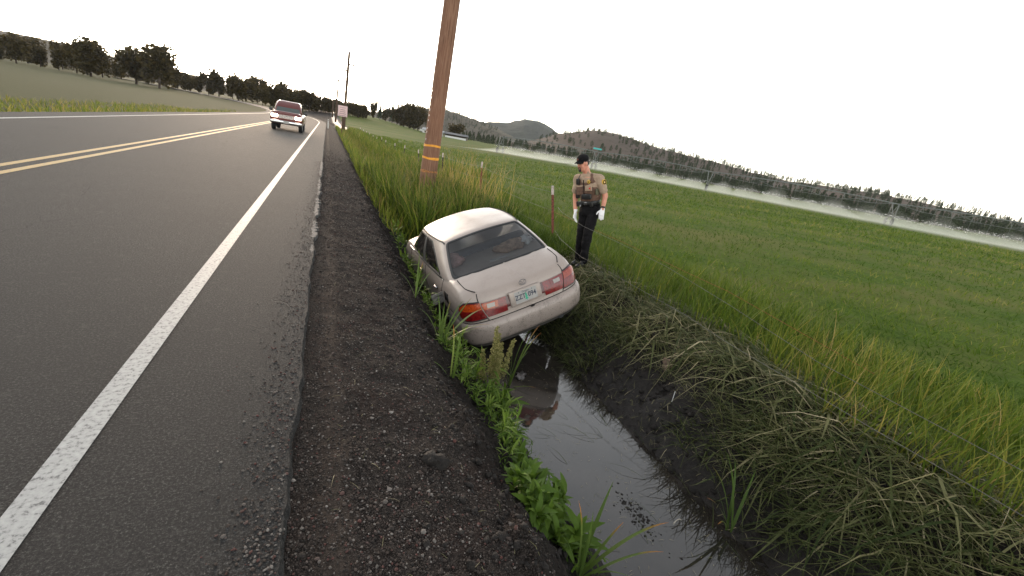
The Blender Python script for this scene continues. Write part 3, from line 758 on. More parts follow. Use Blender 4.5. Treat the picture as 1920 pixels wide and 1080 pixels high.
f3 = hill('hill', [20, 23.5, 25.2, 27.5, 31.3, 33.9, 37.3, 41.2, 44.3, 47.6, 54, 62, 72, 86], [-.2, .6, 1.3, 2.38, 3.32, 3.32, 2.88, 2.42, 2.22, 1.95, 1.5, 1.7, 1.1, .8], 380, 760, hillmat('juniper_hill', (.075, .058, .045), (.135, .105, .082), (.050, .047, .033), .12, .6), 5, 7.7)

# ------------------------------------------------------------------ trees
LEAFC = leafmat('conifer_foliage', [(0, (.018, .028, .014)), (.5, (.034, .050, .022)), (1, (.060, .078, .034))], .7, .2)
LEAFB = leafmat('roadside_tree_foliage', [(0, (.030, .026, .011)), (.5, (.062, .050, .018)), (1, (.11, .080, .030))], .7, .45)  # warm glare of the low sun put into the leaves as brown
BARK = plain('tree_bark', (.075, .055, .042), .95, var=.3)
def crown_vf(kind, h, w, n, g):
    """cloud of small leaf faces; conifer: tiered cone; juniper: ragged egg; broad: lumps"""
    if kind == 'conifer':
        u = g.random(n)**.75; rad = w*(1-u)**.8*(.55+.45*np.abs(np.sin(u*23+g.random()*6)))*np.sqrt(g.random(n)); z = h*(.10+.90*u)
    elif kind == 'juniper':
        u = g.random(n); rad = w*np.sin(np.clip(u*.92+.1, 0, 1)*math.pi)**.7*np.sqrt(g.random(n)); z = h*(.05+.95*u)
    else:
        k = 13; cz = g.random(k)*.62+.20; ca = g.random(k)*6.28; cr = w*.55*g.random(k)**.5; s_ = .20+.16*g.random(k); i = g.integers(0, k, n)
        d = g.normal(size=(n, 3)); d /= np.linalg.norm(d, axis=1)[:, None]; d *= (g.random(n)**.45)[:, None]
        x = cr[i]*np.cos(ca[i])+d[:, 0]*s_[i]*w*1.5; y = cr[i]*np.sin(ca[i])+d[:, 1]*s_[i]*w*1.5; z = h*(cz[i]+d[:, 2]*s_[i]*.85)
    if kind != 'broad':
        a = g.random(n)*6.28; x = rad*np.cos(a); y = rad*np.sin(a)
    P = np.stack([x, y, z], 1); s = (h*.045)*(.6+.9*g.random(n))
    d1 = g.normal(size=(n, 3)); d1 /= np.linalg.norm(d1, axis=1)[:, None]; d2 = np.cross(d1, g.normal(size=(n, 3))); d2 /= np.linalg.norm(d2, axis=1)[:, None]
    V = np.stack([P-d1*s[:, None], P+d1*s[:, None]*.8+d2*s[:, None]*.7, P+d2*s[:, None]*-.8+d1*s[:, None]*.3], 1).reshape(-1, 3)
    return V, np.arange(3*n).reshape(-1, 3), np.repeat(np.clip(g.normal(.45, .22, n), 0, 1), 3)
def tree_meshes(kind, h, w, n, seed):
    g = np.random.default_rng(seed); V, F, tn = crown_vf(kind, h, w, n, g)
    cr = npmesh('crown', V, F, False, dict(tint=tn)); cr.materials.append(LEAFB if kind == 'broad' else LEAFC)
    m = MB(); m.tube([(0, 0, -.3), (.02*h, 0, h*.3), (0, .01*h, h*.62), (0, 0, h*.9)], [h*.028, h*.02, h*.012, h*.003], 7)
    for k in range(5):
        a = g.random()*6.28; z = h*(.25+.1*k); m.tube([(0, 0, z), (math.cos(a)*w*.35, math.sin(a)*w*.35, z+h*.10), (math.cos(a)*w*.65, math.sin(a)*w*.65, z+h*.16)], [h*.010, h*.006, h*.002], 5)
    tr = m.mesh('trunk', True); tr.materials.append(BARK); return cr, tr
TM = {k: [tree_meshes(k, 1.0, w, n, 40+i) for i in range(3)] for k, w, n in (('conifer', .22, 520), ('juniper', .34, 320), ('broad', .44, 1700))}
def tree(kind, x, y, h, label, group, z=None, name=None, i=None):
    cr, tr = TM[kind][random.randrange(3) if i is None else i]
    e = empty(name or {'conifer': 'conifer_tree', 'juniper': 'juniper_tree', 'broad': 'broadleaf_tree'}[kind], (x, y, float(H(x, y))-.1 if z is None else z), random.random()*6.28)
    wd_ = random.uniform(.85, 1.45); e.scale = (h*wd_, h*wd_*random.uniform(.9, 1.1), h*random.uniform(.85, 1.15)); ob('crown', cr, None, e); ob('trunk', tr, None, e); return tag(e, label, 'tree', group)
def azd(az, r): x, y = polar(az, r); return float(x), float(y)
# the hedge of trees where the road bends, lit from behind
for az, r, h in ((-2.9, 235, 8.5), (-2.2, 240, 9.5), (-1.6, 250, 8), (-1.1, 262, 6.5), (-.2, 240, 7.6), (.4, 246, 7), (1.0, 262, 6.4), (1.7, 255, 6.2), (2.4, 262, 6.8), (3.0, 250, 7.4), (3.6, 262, 6.6), (4.2, 255, 5.0), (-3.4, 230, 8), (-2.55, 252, 9), (-1.9, 236, 9), (-1.3, 240, 7.5), (-.65, 250, 6.5), (.1, 255, 7.5), (.7, 238, 6.6), (1.35, 245, 6.8), (2.05, 240, 6.6), (2.7, 240, 7.2), (3.3, 240, 7), (3.9, 245, 6)):
    x, y = azd(az, r); tree('broad', x, y, h, 'dusky leafy tree in the row beyond the bend of the road', 'trees beyond the bend of the road')
for k in range(46):
    az = -3.8-k*.75-random.random()*.6; x, y = azd(az, 210+random.random()*90); tree('broad', x, y, 6+random.random()*7, 'leafy tree across the road, short of the sage hill', 'trees across the road')
ORD = ['first', 'second', 'third', 'fourth', 'fifth', 'sixth', 'seventh', 'eighth', 'ninth', 'tenth', 'eleventh', 'twelfth', 'thirteenth', 'fourteenth', 'fifteenth', 'sixteenth']
for k_, (az, r, h, kd) in enumerate(((5.0, 300, 9, 'broad'), (5.7, 305, 8, 'conifer'), (6.4, 300, 10, 'broad'), (7.1, 310, 11, 'conifer'), (7.7, 300, 10, 'broad'), (8.5, 300, 12, 'broad'), (9.2, 295, 15, 'broad'), (9.7, 300, 14, 'broad'), (10.2, 290, 15, 'broad'), (11.6, 300, 10, 'broad'))):
    x, y = azd(az, r); tree(kd, x, y, h, ORD[k_]+' from the left in the tree clump at the far field edge, '+{'broad': 'dark and leafy', 'conifer': 'slim conifer'}[kd], 'tree clump at the far field edge')
x, y = azd(12.1, 280); tree('broad', x, y, 7.5, 'round leafy tree between clump and pale shed', 'trees by the sheds')
x, y = azd(14.6, 285); tree('broad', x, y, 10.0, 'round dark tree rising behind the grey shed roof', 'trees by the sheds')
# continuous dark wood along the foot of the hills: reads as one mass
def forest(name, spots, seed, label):
    g = np.random.default_rng(seed); VV = []; FF = []; TT = []; n = 0
    base = [crown_vf('conifer', 1.0, .26, 150, np.random.default_rng(90+i)) for i in range(4)]
    for x, y, z, h in spots:
        V, F, tn = base[g.integers(0, 4)]; a = g.random()*6.28; c, s = math.cos(a), math.sin(a)
        V2 = np.stack([V[:, 0]*c-V[:, 1]*s, V[:, 0]*s+V[:, 1]*c, V[:, 2]], 1)*np.array([h*1.25, h*1.25, h])+np.array([x, y, z])
        VV.append(V2); FF.append(F+n); TT.append(np.clip(tn+g.normal(0, .12), 0, 1)); n += len(V)
    o = ob(name, npmesh(name, np.concatenate(VV), np.concatenate(FF), False, dict(tint=np.concatenate(TT))), LEAFC)
    return tag(o, label, 'trees', kind='stuff')
sp = []
for k in range(900):
    az = rng.uniform(14, 84); r = rng.uniform(330, 415); x, y = polar(az, r); sp.append((x, y, max(float(H(x, y)), float(f3(az, r)))-.3, rng.uniform(4.5, 8.5)*np.interp(az, [14, 20, 30, 50], [.8, .9, 1.05, 1.1])))
forest('conifer_wood', sp, 5, 'dark band of conifers along the foot of the hills')
sp = []
for k in range(1100):
    az = rng.uniform(36, 84); r = rng.uniform(400, 640); x, y = polar(az, r)
    if rng.random() < np.interp(az, [36, 42, 48], [.25, .6, .9]): sp.append((x, y, float(f3(az, r))-.3, rng.uniform(4, 7.5)))
for k in range(260):
    az = rng.uniform(29, 60); sp.append((*polar(az, 650), float(f3(az, 650))-.4, rng.uniform(3.2, 5.5)))
for k in range(500):
    az = rng.uniform(3, 20); r = rng.uniform(760, 1100); sp.append((*polar(az, r), float(f1(az, r))-.3, rng.uniform(3.5, 7)))
forest('hillside_wood', sp, 6, 'small dark trees massed on the hill slopes and skyline')
k = 0
while k < 170:
    az = rng.uniform(25, 45); r = rng.uniform(430, 640); x, y = polar(az, r)
    z = float(f3(az, r))
    cr, tr = TM['juniper'][k % 3]; h = rng.uniform(3.2, 6)
    o = empty('juniper_tree', (x, y, z-.2), rng.uniform(0, 6)); ob('crown', cr, None, o); o.scale = (h, h, h); k += 1
    tag(o, 'small dark juniper dotting the bare brown hillside', 'tree', 'junipers dotting the brown hillside')

# ------------------------------------------------------------------ utility poles
t = NT('weathered_pole_wood'); co = t.coord()
mp = t.new('ShaderNodeMapping'); mp.inputs['Scale'].default_value = (14, 14, .5); t.link(co, mp.inputs['Vector'])
n = t.noise(3, 6, .65, mp.outputs[0]); n2 = t.noise(1.3, 4, .6, co)
c = t.ramp(n, [(.25, (.075, .038, .025)), (.5, (.20, .105, .068)), (.75, (.31, .185, .125))]); c = t.mix(t.ramp(n2, [(.4, (0, 0, 0)), (.7, (.5, .5, .5))]), c, (.25, .125, .078))
t.set(color=c, rough=.85, spec=.2); t.bump(n, .6, .01); WOOD = t.m
BAND = plain('orange_band', (.80, .33, .02), .5); STEELG = plain('galvanised_steel', (.33, .34, .34), .5, .5); POLED = plain('dark_pole_wood', (.075, .045, .028), .9)
def pole(base, top, r0_, r1_, label, mat=WOOD, arms=()):
    e = empty('utility_pole', base); d = np.array(top)-np.array(base); L = np.linalg.norm(d)
    n_ = 14; q_ = np.linspace(-.04, 1, n_); m = MB(); m.tube([d*k for k in q_], r0_+(r1_-r0_)*q_, 20); m.build('shaft', mat, e, True)
    for z, x0, x1 in arms:
        p = d*(z/L); m = MB(); m.box((p[0]+(x0+x1)/2, p[1]-.12, p[2]), (abs(x1-x0), .16, .20), None, .01); a_ = m.build('crossarm', mat, e)
        for xx in ((x0*.9, x1*.9) if abs(x1-x0) > 2 else (x1*.8 if abs(x1) > abs(x0) else x0*.8,)):
            m = MB(); m.cap((p[0]+xx, p[1]-.12, p[2]+.06), .05, (p[0]+xx, p[1]-.12, p[2]+.22), .03, 8, 3); m.build('insulator', STEELG, a_, True)
    return tag(e, label, 'utility pole', 'utility poles along the ditch'), d, L
pb = np.array((2.95, 14.0, -.75)); pt = np.array((3.30, 14.2, 10.6))
e, d, L = pole(tuple(pb), tuple(pt), .265, .19, 'thick reddish wooden pole with orange bands rising from the reeds')
for z in (.45, .85, 1.22):
    zz = (z+.75)/ (pt[2]-pb[2]); m = MB(); c = d*zz; q_ = np.array([0, 0, 1.])
    a = np.linspace(0, 2*math.pi, 25); rr = .265-(.265-.19)*zz+.004
    V = np.concatenate([np.stack([c[0]+rr*np.cos(a), c[1]+rr*np.sin(a), c[2]-.03+.012*np.sin(a*2+z*9)+a*0], 1), np.stack([c[0]+rr*np.cos(a), c[1]+rr*np.sin(a), c[2]+.035+.010*np.sin(a*3+z*5)], 1)])
    m.add(V, [(i, i+1, 26+i, 25+i) for i in range(24)]); m.build('orange_band', BAND if z > .5 else plain('worn_orange_band', (.42, .17, .05), .7, var=.4, scale=25), e, True)
m = MB(); m.tube([d*k+np.array((.235-.05*k, -.08, 0)) for k in np.linspace(.02, 1, 10)], .012, 6); m.build('ground_wire', STEELG, e, True)
for k in range(9):
    z = 1.35+k*.17+random.random()*.08; zz = (z+.75)/11.35; c = d*zz; m = MB(); m.box((c[0]-.245+.05*zz, c[1]-.06, c[2]), (.012, .05, .04+.03*random.random())); m.build('number_tag', plain('tag_aluminium', (.6, .6, .6), .4, .3) if k == 0 else bpy.data.materials['tag_aluminium'], e)
pole((2.3, 75, -.6), (2.62, 75, 10.4), .25, .17, 'slim wooden pole behind the roadside notice with short side arms', POLED, ((9.3, 0, .9), (8.4, -.9, 0)))
pole((2.0, 128, 0), (2.25, 128, 9.9), .26, .20, 'far slim pole with one long crossarm to the field side', POLED, ((9.6, 0, 4.6),))
pole((1.6, 175, .6), (1.8, 175, 9.5), .24, .2, 'farthest faint pole above the roadside trees', POLED)

# ------------------------------------------------------------------ fence
RUST = plain('rusty_red_steel', (.17, .045, .030), .8, .1, .35, 30); TIP = plain('pale_worn_tip', (.52, .43, .40), .8, var=.25, scale=40); WIRE = plain('dull_fence_wire', (.16, .15, .14), .6, .4)
DARKPOST = plain('dark_post_steel', (.055, .040, .034), .85, .1)
fence = tag(empty('wire_fence', (4.5, 7.9, 0)), 'sagging barbed wire fence on rusty steel posts between ditch and field', 'fence')
posts = [(4.50, 7.95, 1.02, (.26, .30), RUST), (4.52, 13.2, 1.02, (.10, .10), RUST), (4.52, 18.4, .88, (.10, .0), DARKPOST), (4.5, 23.6, .62, (.12, 0), DARKPOST), (4.5, 28.9, .52, (.0, 0), DARKPOST), (4.5, 33.0, .40, (.06, 0), DARKPOST), (4.5, 39, .30, (0, 0), DARKPOST), (4.5, 42.2, .36, (0, 0), DARKPOST), (4.5, 46, .20, (.05, 0), DARKPOST), (4.5, 50.5, .20, (0, 0), DARKPOST), (4.5, 55, .22, (0, 0), DARKPOST), (4.5, 60, .22, (-.05, 0), DARKPOST), (4.5, 65, .26, (0, 0), DARKPOST), (4.5, 71, .32, (0, 0), DARKPOST)]
tops = []
for x, y, zt, (lx, ly), mat in posts:
    g0 = float(H(x, y))-.15; b_ = np.array((x, y, g0)); t_ = np.array((x-lx, y+ly*0+.25*lx, zt)); o_ = np.array((4.5, 7.9, 0))
    tops.append((b_, t_)); m = MB()
    for (ox, oy, wx, wy) in ((0, 0, .052, .010), (0, .02, .012, .042)):
        dd = t_-b_; ax = dd/np.linalg.norm(dd); ux = np.cross((0, 1, 0), ax); ux /= np.linalg.norm(ux); uy = np.cross(ax, ux)
        M_ = np.stack([ux, uy, ax], 1); m.box((b_+t_)/2-o_+np.array((ox, oy, 0)), (wx, wy, np.linalg.norm(dd)), M_)
    p_ = m.build('post', mat, fence)
    m = MB(); m.box(t_-ax*.085-o_+np.array((0, .002, 0)), (.056, .016, .18), M_, .003); m.build('post_tip', TIP, p_)
def sag(a, b, s, n=14):
    t_ = np.linspace(0, 1, n)[:, None]; p = a+(b-a)*t_; p[:, 2] -= (s*4*t_*(1-t_))[:, 0]; return p
def wire(pts, r=.0035, mat=WIRE, nm='wire', barbs=True):
    pts = np.asarray(pts)-np.array((4.5, 7.9, 0)); m = MB(); m.tube(pts, r, 5); w_ = m.build(nm, mat, fence, True)
for f_ in (.90, .62, .34):
    pl = []
    for (b0, t0), (b1, t1) in zip(tops[:-1], tops[1:]):
        a_, c_ = b0+(t0-b0)*f_, b1+(t1-b1)*f_
        if a_[1] > 40: break
        pl.append(sag(a_, c_, .06)[:-1])
    wire(np.concatenate(pl), .0026)
# the two wires hanging loose where the car broke through, and a slack orange line
wire([(4.42, 7.95, .62), (4.221, 7.40, .605), (3.935, 6.1, .60), (3.946, 5.7, .594), (4.0, 5.10, .574), (4.078, 4.188, .524), (4.217, 3.262, .387), (4.25, 2.2, .25), (4.3, .5, .2), (4.3, -1.5, .25)], .0025)
wire([(4.46, 7.95, .13), (4.248, 7.30, .10), (3.913, 5.92, .121), (3.915, 5.285, .134), (3.906, 4.376, .14), (3.961, 3.546, .12), (3.968, 2.967, .08), (4.0, 1.5, .05), (4.0, -1.5, .05)], .0025)
wire([(4.40, 8.0, .50), (4.708, 5.945, .422), (4.794, 5.197, .387), (4.797, 4.492, .37), (4.814, 3.788, .36), (4.85, 2, .2)], .0022, plain('orange_cord', (.30, .075, .035), .8), 'cord')

# ------------------------------------------------------------------ sheds
TIN = plain('grey_tin_roof', (.085, .085, .09), .7); WHITEW = plain('white_shed_paint', (.62, .62, .60), .7); BROWNW = plain('brown_shed_boards', (.10, .07, .05), .9); REDW = plain('rust_red_boards', (.26, .11, .07), .9)  # one brown serves shed boards, posts and window panels
def shed(az, r, w, dpt, h, label, roofm, wallm, openf):
    x, y = azd(az, r); e = empty('farm_shed', (x, y, float(H(x, y))-.2), -R(az)-.12)
    m = MB()
    m.box((0, dpt/2, h/2), (w, .2, h)); m.box((-w/2, 0, h/2), (.2, dpt, h)); m.box((w/2, 0, h/2), (.2, dpt, h))
    if not openf: m.box((0, -dpt/2, h/2), (w, .2, h))
    m.build('wall', wallm, e)
    m = MB(); m.prism([(-dpt/2-.6, h), (0, h+1.0), (dpt/2+.6, h), (dpt/2+.6, h+.15), (0, h+1.18), (-dpt/2-.6, h+.15)], 0, -w/2-.5, w/2+.5); m.build('roof', roofm, e)
    m = MB(); m.box((0, -dpt/2-.06, .6), (w*.98, .15, 1.2)); m.build('kick_board', WHITEW, e)
    if openf:
        for k in range(6): m = MB(); m.box((-w/2+w*k/5, -dpt/2, h/2), (.2, .2, h)); m.build('post', BROWNW, e)
    else:
        for k in range(3): m = MB(); m.box((-w/3+w/3*k, -dpt/2-.15, h*.55), (1.6, .1, 1.1)); m.build('window', BROWNW, e)
    return tag(e, label, 'shed')
shed(12.05, 262, 11, 6, 1.9, 'long white-roofed shed left of the thick wooden pole', plain('pale_tin_roof', (.34, .35, .36), .7), WHITEW, False)
shed(14.9, 262, 12, 8, 2.0, 'low open-fronted shed with grey tin roof at field edge', TIN, BROWNW, True)
x, y = azd(10.95, 262)
m = MB(); m.box((0, 0, 1.0), (4.6, 1.9, 1.2), None, .25); m.box((.3, 0, 1.75), (2.4, 1.7, .8), None, .25)
pv = empty('parked_van', (x, y, float(H(x, y))), .4); m.build('body', WHITEW, pv, True)
for sx in (-1.4, 1.4):
    for sy in (-.8, .8):
        w_ = MB(); V, F = lathe([(-.12, .05), (-.12, .36), (.12, .36), (.12, .05)], 14); w_.add(V[:, [1, 0, 2]]+np.array((sx, sy, .36)), F); w_.build('wheel', TYRE, pv)
tag(pv, 'tiny white van parked beside the white-roofed shed', 'van')

# ------------------------------------------------------------------ centre-pivot irrigator
GALV = plain('galvanised_pipe', (.17, .19, .18), .6, .3); DTYRE = plain('pivot_tyre', (.05, .05, .045), .9)
piv = empty('pivot_irrigator', (57.3, 90.1, 0)); O = np.array((57.3, 90.1, 0))
TW = [np.array((23.8, 145.5, 0)), np.array((40.6, 108.6, 0)), np.array((58.5, 92.0, 0)), np.array((75.2, 72.6, 0)), np.array((96, 48, 0)), np.array((117, 24, 0))]
TW = TW[1:]
def gz(p): return float(H(p[0], p[1]))
HT = 3.9
for k, p in enumerate(TW):
    g0 = gz(p); nd = TW[min(k+1, len(TW)-1)]-TW[max(k-1, 0)]; nd = nd/np.linalg.norm(nd); ac = np.array((nd[1], -nd[0], 0))
    m = MB(); b_ = p-O
    for s in (-1, 1):
        foot = b_+ac*s*2.0+np.array((0, 0, g0+.7))
        for q_ in (-.5, .5): m.tube([foot, b_+nd*q_+np.array((0, 0, g0+HT))], .055, 6)
    m.tube([b_-ac*2.1+np.array((0, 0, g0+.7)), b_+ac*2.1+np.array((0, 0, g0+.7))], .09, 6)
    m.tube([b_-ac*1.0+np.array((0, 0, g0+2.2)), b_+ac*1.0+np.array((0, 0, g0+2.2))], .05, 6)
    tw = m.build('tower', GALV, piv, True)
    for s in (-1, 1):
        V, F = lathe([(-.14, .25), (-.14, .58), (-.09, .66), (.09, .66), (.14, .58), (.14, .25), (-.14, .25)], 18)
        Mx = np.stack([nd*0+ac*0+np.cross(ac, (0, 0, 1)), ac, np.array((0, 0, 1.))], 1)
        w_ = MB(); w_.add(V @ Mx.T+b_+ac*s*2.0+np.array((0, 0, g0+.62)), F); w_.build('wheel', DTYRE, tw, True)
NZ = []
for a_, b_ in zip(TW[:-1], TW[1:]):
    L = np.linalg.norm(b_-a_); nd = (b_-a_)/L; ac = np.array((nd[1], -nd[0], 0)); n_ = 9; tt = np.linspace(0, 1, n_)
    z0, z1 = gz(a_)+HT, gz(b_)+HT
    top = [a_+(b_-a_)*q_+np.array((0, 0, z0+(z1-z0)*q_+.9*4*q_*(1-q_)*.45)) for q_ in tt]
    m = MB(); m.tube([p-O for p in top], .085, 8); m.build('pipe', GALV, piv, True)
    m = MB()
    for s in (-1, 1):
        low = [p+ac*s*.75-np.array((0, 0, 1.25*math.sqrt(max(4*q_*(1-q_), 0)))) for p, q_ in zip(top, tt)]
        m.tube([p-O for p in low], .024, 5)
        for i in range(1, n_-1):
            m.tube([top[i]-O, low[i]-O], .026, 5)
            m.tube([top[i-1]-O if i % 2 else top[i+1]-O, low[i]-O], .02, 5)
        for i in range(1, n_-1, 1):
            if s > 0: m.tube([low[i]-O, low[i]-ac*1.5-O], .03, 5)
    m.build('truss', GALV, piv, True)
    for q_ in np.arange(.02, 1, 2.6/L):
        p = a_+(b_-a_)*q_; zt = np.interp(q_, tt, [t_[2] for t_ in top]); g0 = gz(p); NZ.append((p[0], p[1], g0+1.55, g0, ac))
        m = MB(); m.tube([(p[0]-O[0], p[1]-O[1], zt), (p[0]-O[0], p[1]-O[1], g0+1.6)], .022, 4); m.build('drop_hose', GALV, piv, True)
m = MB(); p = TW[1]-O; m.box((p[0], p[1], gz(TW[1])+4.6), (2.2, .3, .35), None, .05); m.build('control_box', plain('teal_box', (.05, .42, .42), .5), piv)
m = MB(); m.tube([(p[0], p[1], gz(TW[1])+3.8), (p[0], p[1], gz(TW[1])+4.5)], .05, 6); m.build('mast', GALV, piv)
tag(piv, 'long steel centre-pivot irrigation line on wheeled towers crossing the field', 'irrigator')
# spray: closed veils of fine droplets under the line, lumpy where each nozzle throws
t = NT('water_spray'); t.n.remove(t.b); pvol = t.new('ShaderNodeVolumePrincipled'); pvol.inputs['Color'].default_value = (.95, .97, .95, 1); pvol.inputs['Density'].default_value = .013; pvol.inputs['Anisotropy'].default_value = .3
t.link(pvol.outputs[0], t.out.inputs['Volume']); SPRAY = t.m
def veil(width0, width1, hmul, seed, nm, lab):
    V = []; F = []; n_ = 0
    P0 = TW[0]-(TW[1]-TW[0])/np.linalg.norm(TW[1]-TW[0])*2; pts = [P0]+TW[1:]
    cum = np.r_[0, np.cumsum([np.linalg.norm(b-a) for a, b in zip(pts[:-1], pts[1:])])]; ds = np.arange(0, cum[-1], .65)
    for k, d_ in enumerate(ds):
        i = min(np.searchsorted(cum, d_, 'right')-1, len(pts)-2); q_ = (d_-cum[i])/(cum[i+1]-cum[i]); p = pts[i]+(pts[i+1]-pts[i])*q_; nd = (pts[i+1]-pts[i]); nd = nd/np.linalg.norm(nd)
        ac = np.array((nd[1], -nd[0], 0)); ac = -ac if ac @ np.array((0, -1, 0)) < 0 else ac
        h_ = hmul*(1.45+1.0*abs(math.sin(d_/2.6*math.pi/2))**.7*(.5+abs(math.sin(d_*.37+seed)))+1.3*float(fbm(np.array(d_*.35+seed), np.array(seed*1.), 3)))*min(1, .35+d_/9); g0 = gz(p)
        for w_, z in ((-width0, .15), (-width0*.6, h_*.72), (0, h_), (width1*.25, h_*.82), (width1*.6, h_*.48), (width1, .15), (0, .12)):
            q2 = p+ac*w_; V.append((q2[0], q2[1], max(g0, float(H(q2[0], q2[1])))+z))
    nr = len(ds)
    for k in range(nr-1):
        for j in range(7):
            j2 = (j+1) % 7; F.append((k*7+j, k*7+j2, (k+1)*7+j2, (k+1)*7+j))
    F = np.array(F); me = npmesh(nm, V, [F, np.array([[0, i, i+1] for i in range(1, 6)]), np.array([[(nr-1)*7, (nr-1)*7+i+1, (nr-1)*7+i] for i in range(1, 6)])], True)
    bm = bmesh.new(); bm.from_mesh(me); bmesh.ops.recalc_face_normals(bm, faces=bm.faces[:]); bm.to_mesh(me); bm.free()
    return tag(ob(nm, me, SPRAY), lab, 'spray', kind='stuff')
for w0_, w1_, hm_, sd_, lb_ in ((3.0, 8, 1.05, 2.2, 'dense white sprinkler spray right under the irrigation line'), (5, 16, .85, 5.7, 'thinner spray drifting out from the irrigation line'), (7, 26, .62, 9.1, 'faintest low spray settling over the crop before the line')):
    veil(w0_, w1_, hm_, sd_, 'spray_mist', lb_)
# bright droplets in arcs off each nozzle
g = np.random.default_rng(3); V = []; 
for (x, y, z, g0, ac) in NZ:
    n_ = 90; a_ = g.random(n_)*6.28; u_ = g.random(n_); rr = 3.4*u_; zz = z+1.1*u_*(1-u_*1.45)+.12*g.normal(size=n_); c = np.stack([x+rr*np.cos(a_), y+rr*np.sin(a_), np.maximum(zz, g0+.1)], 1)
    s_ = .03+.03*g.random(n_)[:, None]; d1 = g.normal(size=(n_, 3)); d2 = g.normal(size=(n_, 3)); V.append(np.stack([c-d1*s_, c+d1*s_, c+d2*s_], 1).reshape(-1, 3))
V = np.concatenate(V); tag(ob('spray_drops', npmesh('spray_drops', V, np.arange(len(V)).reshape(-1, 3)), plain('bright_droplets', (.9, .9, .9), .3, var=0)), 'bright drops thrown in arcs from the sprinkler nozzles', 'spray', kind='stuff')

# ------------------------------------------------------------------ roadside notice, delineator
PINK = plain('faded_pink_board', (.66, .47, .46), .6, var=.08); TXT = plain('faded_sign_ink', (.20, .12, .13), .7)
sg = empty('roadside_notice', (1.36, 48.6, float(H(1.36, 48.6)))); zb = -float(H(1.36, 48.6))
m = MB(); m.box((0, .06, zb+1.0-.1), (.09, .09, 2.0+zb)); m.build('post', POLED, sg)
m = MB(); m.box((.0, 0, zb+1.98), (.86, .03, 1.0), None, .01); bd = m.build('board', PINK, sg)
g = np.random.default_rng(12)
for row, (z, x0, x1) in enumerate(((2.30, -.22, .24), (2.10, -.20, .20), (1.93, -.24, .24), (1.75, -.28, .30), (1.57, -.34, .34))):
    x = x0
    while x < x1:
        w_ = g.uniform(.03, .055); m = MB(); m.box((x, -.019, zb+z), (w_*.8, .004, .075 if row else .05)); m.build('letter', TXT, bd); x += w_*1.25
for k in range(4): m = MB(); m.box((-.07, .0, zb+.95-.12*k), (.05, .006, .06)); m.build('reflector', PINK, sg)
tag(sg, 'pinkish notice board with faded lettering on a thin roadside post', 'sign')
dl = empty('delineator_post', (.12, 56, float(H(.12, 56)))); m = MB(); m.box((0, 0, .45), (.10, .03, 1.0), None, .01); m.build('post', WHITEW, dl)
m = MB(); m.box((0, -.018, .82), (.07, .004, .12)); m.build('reflector', CLEAR, dl); tag(dl, 'slim white marker post on the road shoulder', 'marker post')

# ------------------------------------------------------------------ oncoming vehicle
REDP = NT('dark_red_car_paint').set(color=(.11, .022, .018), rough=.3, metal=.2, coat=.6).m
DGL = NT('dark_windscreen').set(color=(.05, .06, .055), rough=.06, spec=.7, coat=.5).m
su = empty('pickup_truck', (-2.42, 33.4, 0)); tag(su, 'dark red pickup truck coming along the road with headlights lit', 'truck')
def ringloft(rings, cap=True, r=.12, n=5):
    V = []; F = []
    for (z, hx, y0, y1, c) in rings:
        pts = []
        for sx, sy, a0 in ((1, 1, 0), (-1, 1, 90), (-1, -1, 180), (1, -1, 270)):
            cx = sx*(hx-c); cy = (y1-c) if sy > 0 else (y0+c)
            for k in range(n): a = R(a0+90*k/(n-1)); pts.append((cx+c*math.cos(a), cy+c*math.sin(a), z))
        V += pts
    m_ = 4*n
    for i in range(len(rings)-1):
        for j in range(m_): k = (j+1) % m_; F.append((i*m_+j, i*m_+k, (i+1)*m_+k, (i+1)*m_+j))
    F.append(list(range(m_))[::-1]); F.append([(len(rings)-1)*m_+j for j in range(m_)]); return V, F
m = MB(); m.add(*ringloft([(.42, .88, 0.05, 5.1, .15), (.55, .94, 0, 5.15, .15), (.85, .95, 0, 5.15, .12), (1.02, .93, .03, 5.12, .12), (1.12, .88, .10, 5.05, .12)])); m.add(*ringloft([(1.10, .84, .18, 1.75, .2), (1.20, .72, .35, 1.75, .2)])); m.build('body', REDP, su, True)
m = MB(); m.add(*ringloft([(1.10, .86, 1.35, 3.7, .12), (1.55, .76, 1.80, 3.55, .12), (1.82, .68, 2.1, 3.45, .12), (1.88, .58, 2.3, 3.3, .12)])); m.build('cabin', REDP, su, True)
m = MB(); V = [(-.74, 1.395, 1.17), (.74, 1.395, 1.17), (.60, 2.035, 1.76), (-.60, 2.035, 1.76)]; m.add(V, [(0, 1, 2, 3)]); m.build('windscreen', DGL, su, fix=False)
for s in (-1, 1):
    m = MB(); m.add([(s*.862, 1.75, 1.18), (s*.862, 3.5, 1.18), (s*.735, 3.35, 1.74), (s*.735, 2.15, 1.74)], [(0, 1, 2, 3)]); m.build('side_window', DGL, su)
    m = MB(); m.box((s*1.05, 1.75, 1.22), (.22, .10, .17), None, .04); m.tube([(s*.85, 1.8, 1.14), (s*1.0, 1.78, 1.18)], .025, 6); m.build('mirror', DARKP, su, True)
    m = MB(); m.box((s*.68, .00, .90), (.36, .07, .17), None, .03); hl = m.build('headlight', NT('headlight_on').set(color=(.9, .9, .85), ecol=(1, .88, .68), emis=9.0).m if s < 0 else bpy.data.materials['headlight_on'], su, True)
    m = MB(); m.box((s*.70, -.01, .62), (.22, .06, .09), None, .02); m.build('fog_lamp', AMBER, su, True)
    for y in (.95, 4.15): wheel(su, s*.80, y, .37, s, .37, .24, .22)
m = MB()
for k in range(4): m.box((0, -.01, .80+.055*k), (.92, .05, .022))
m.build('grille', CHROME, su)
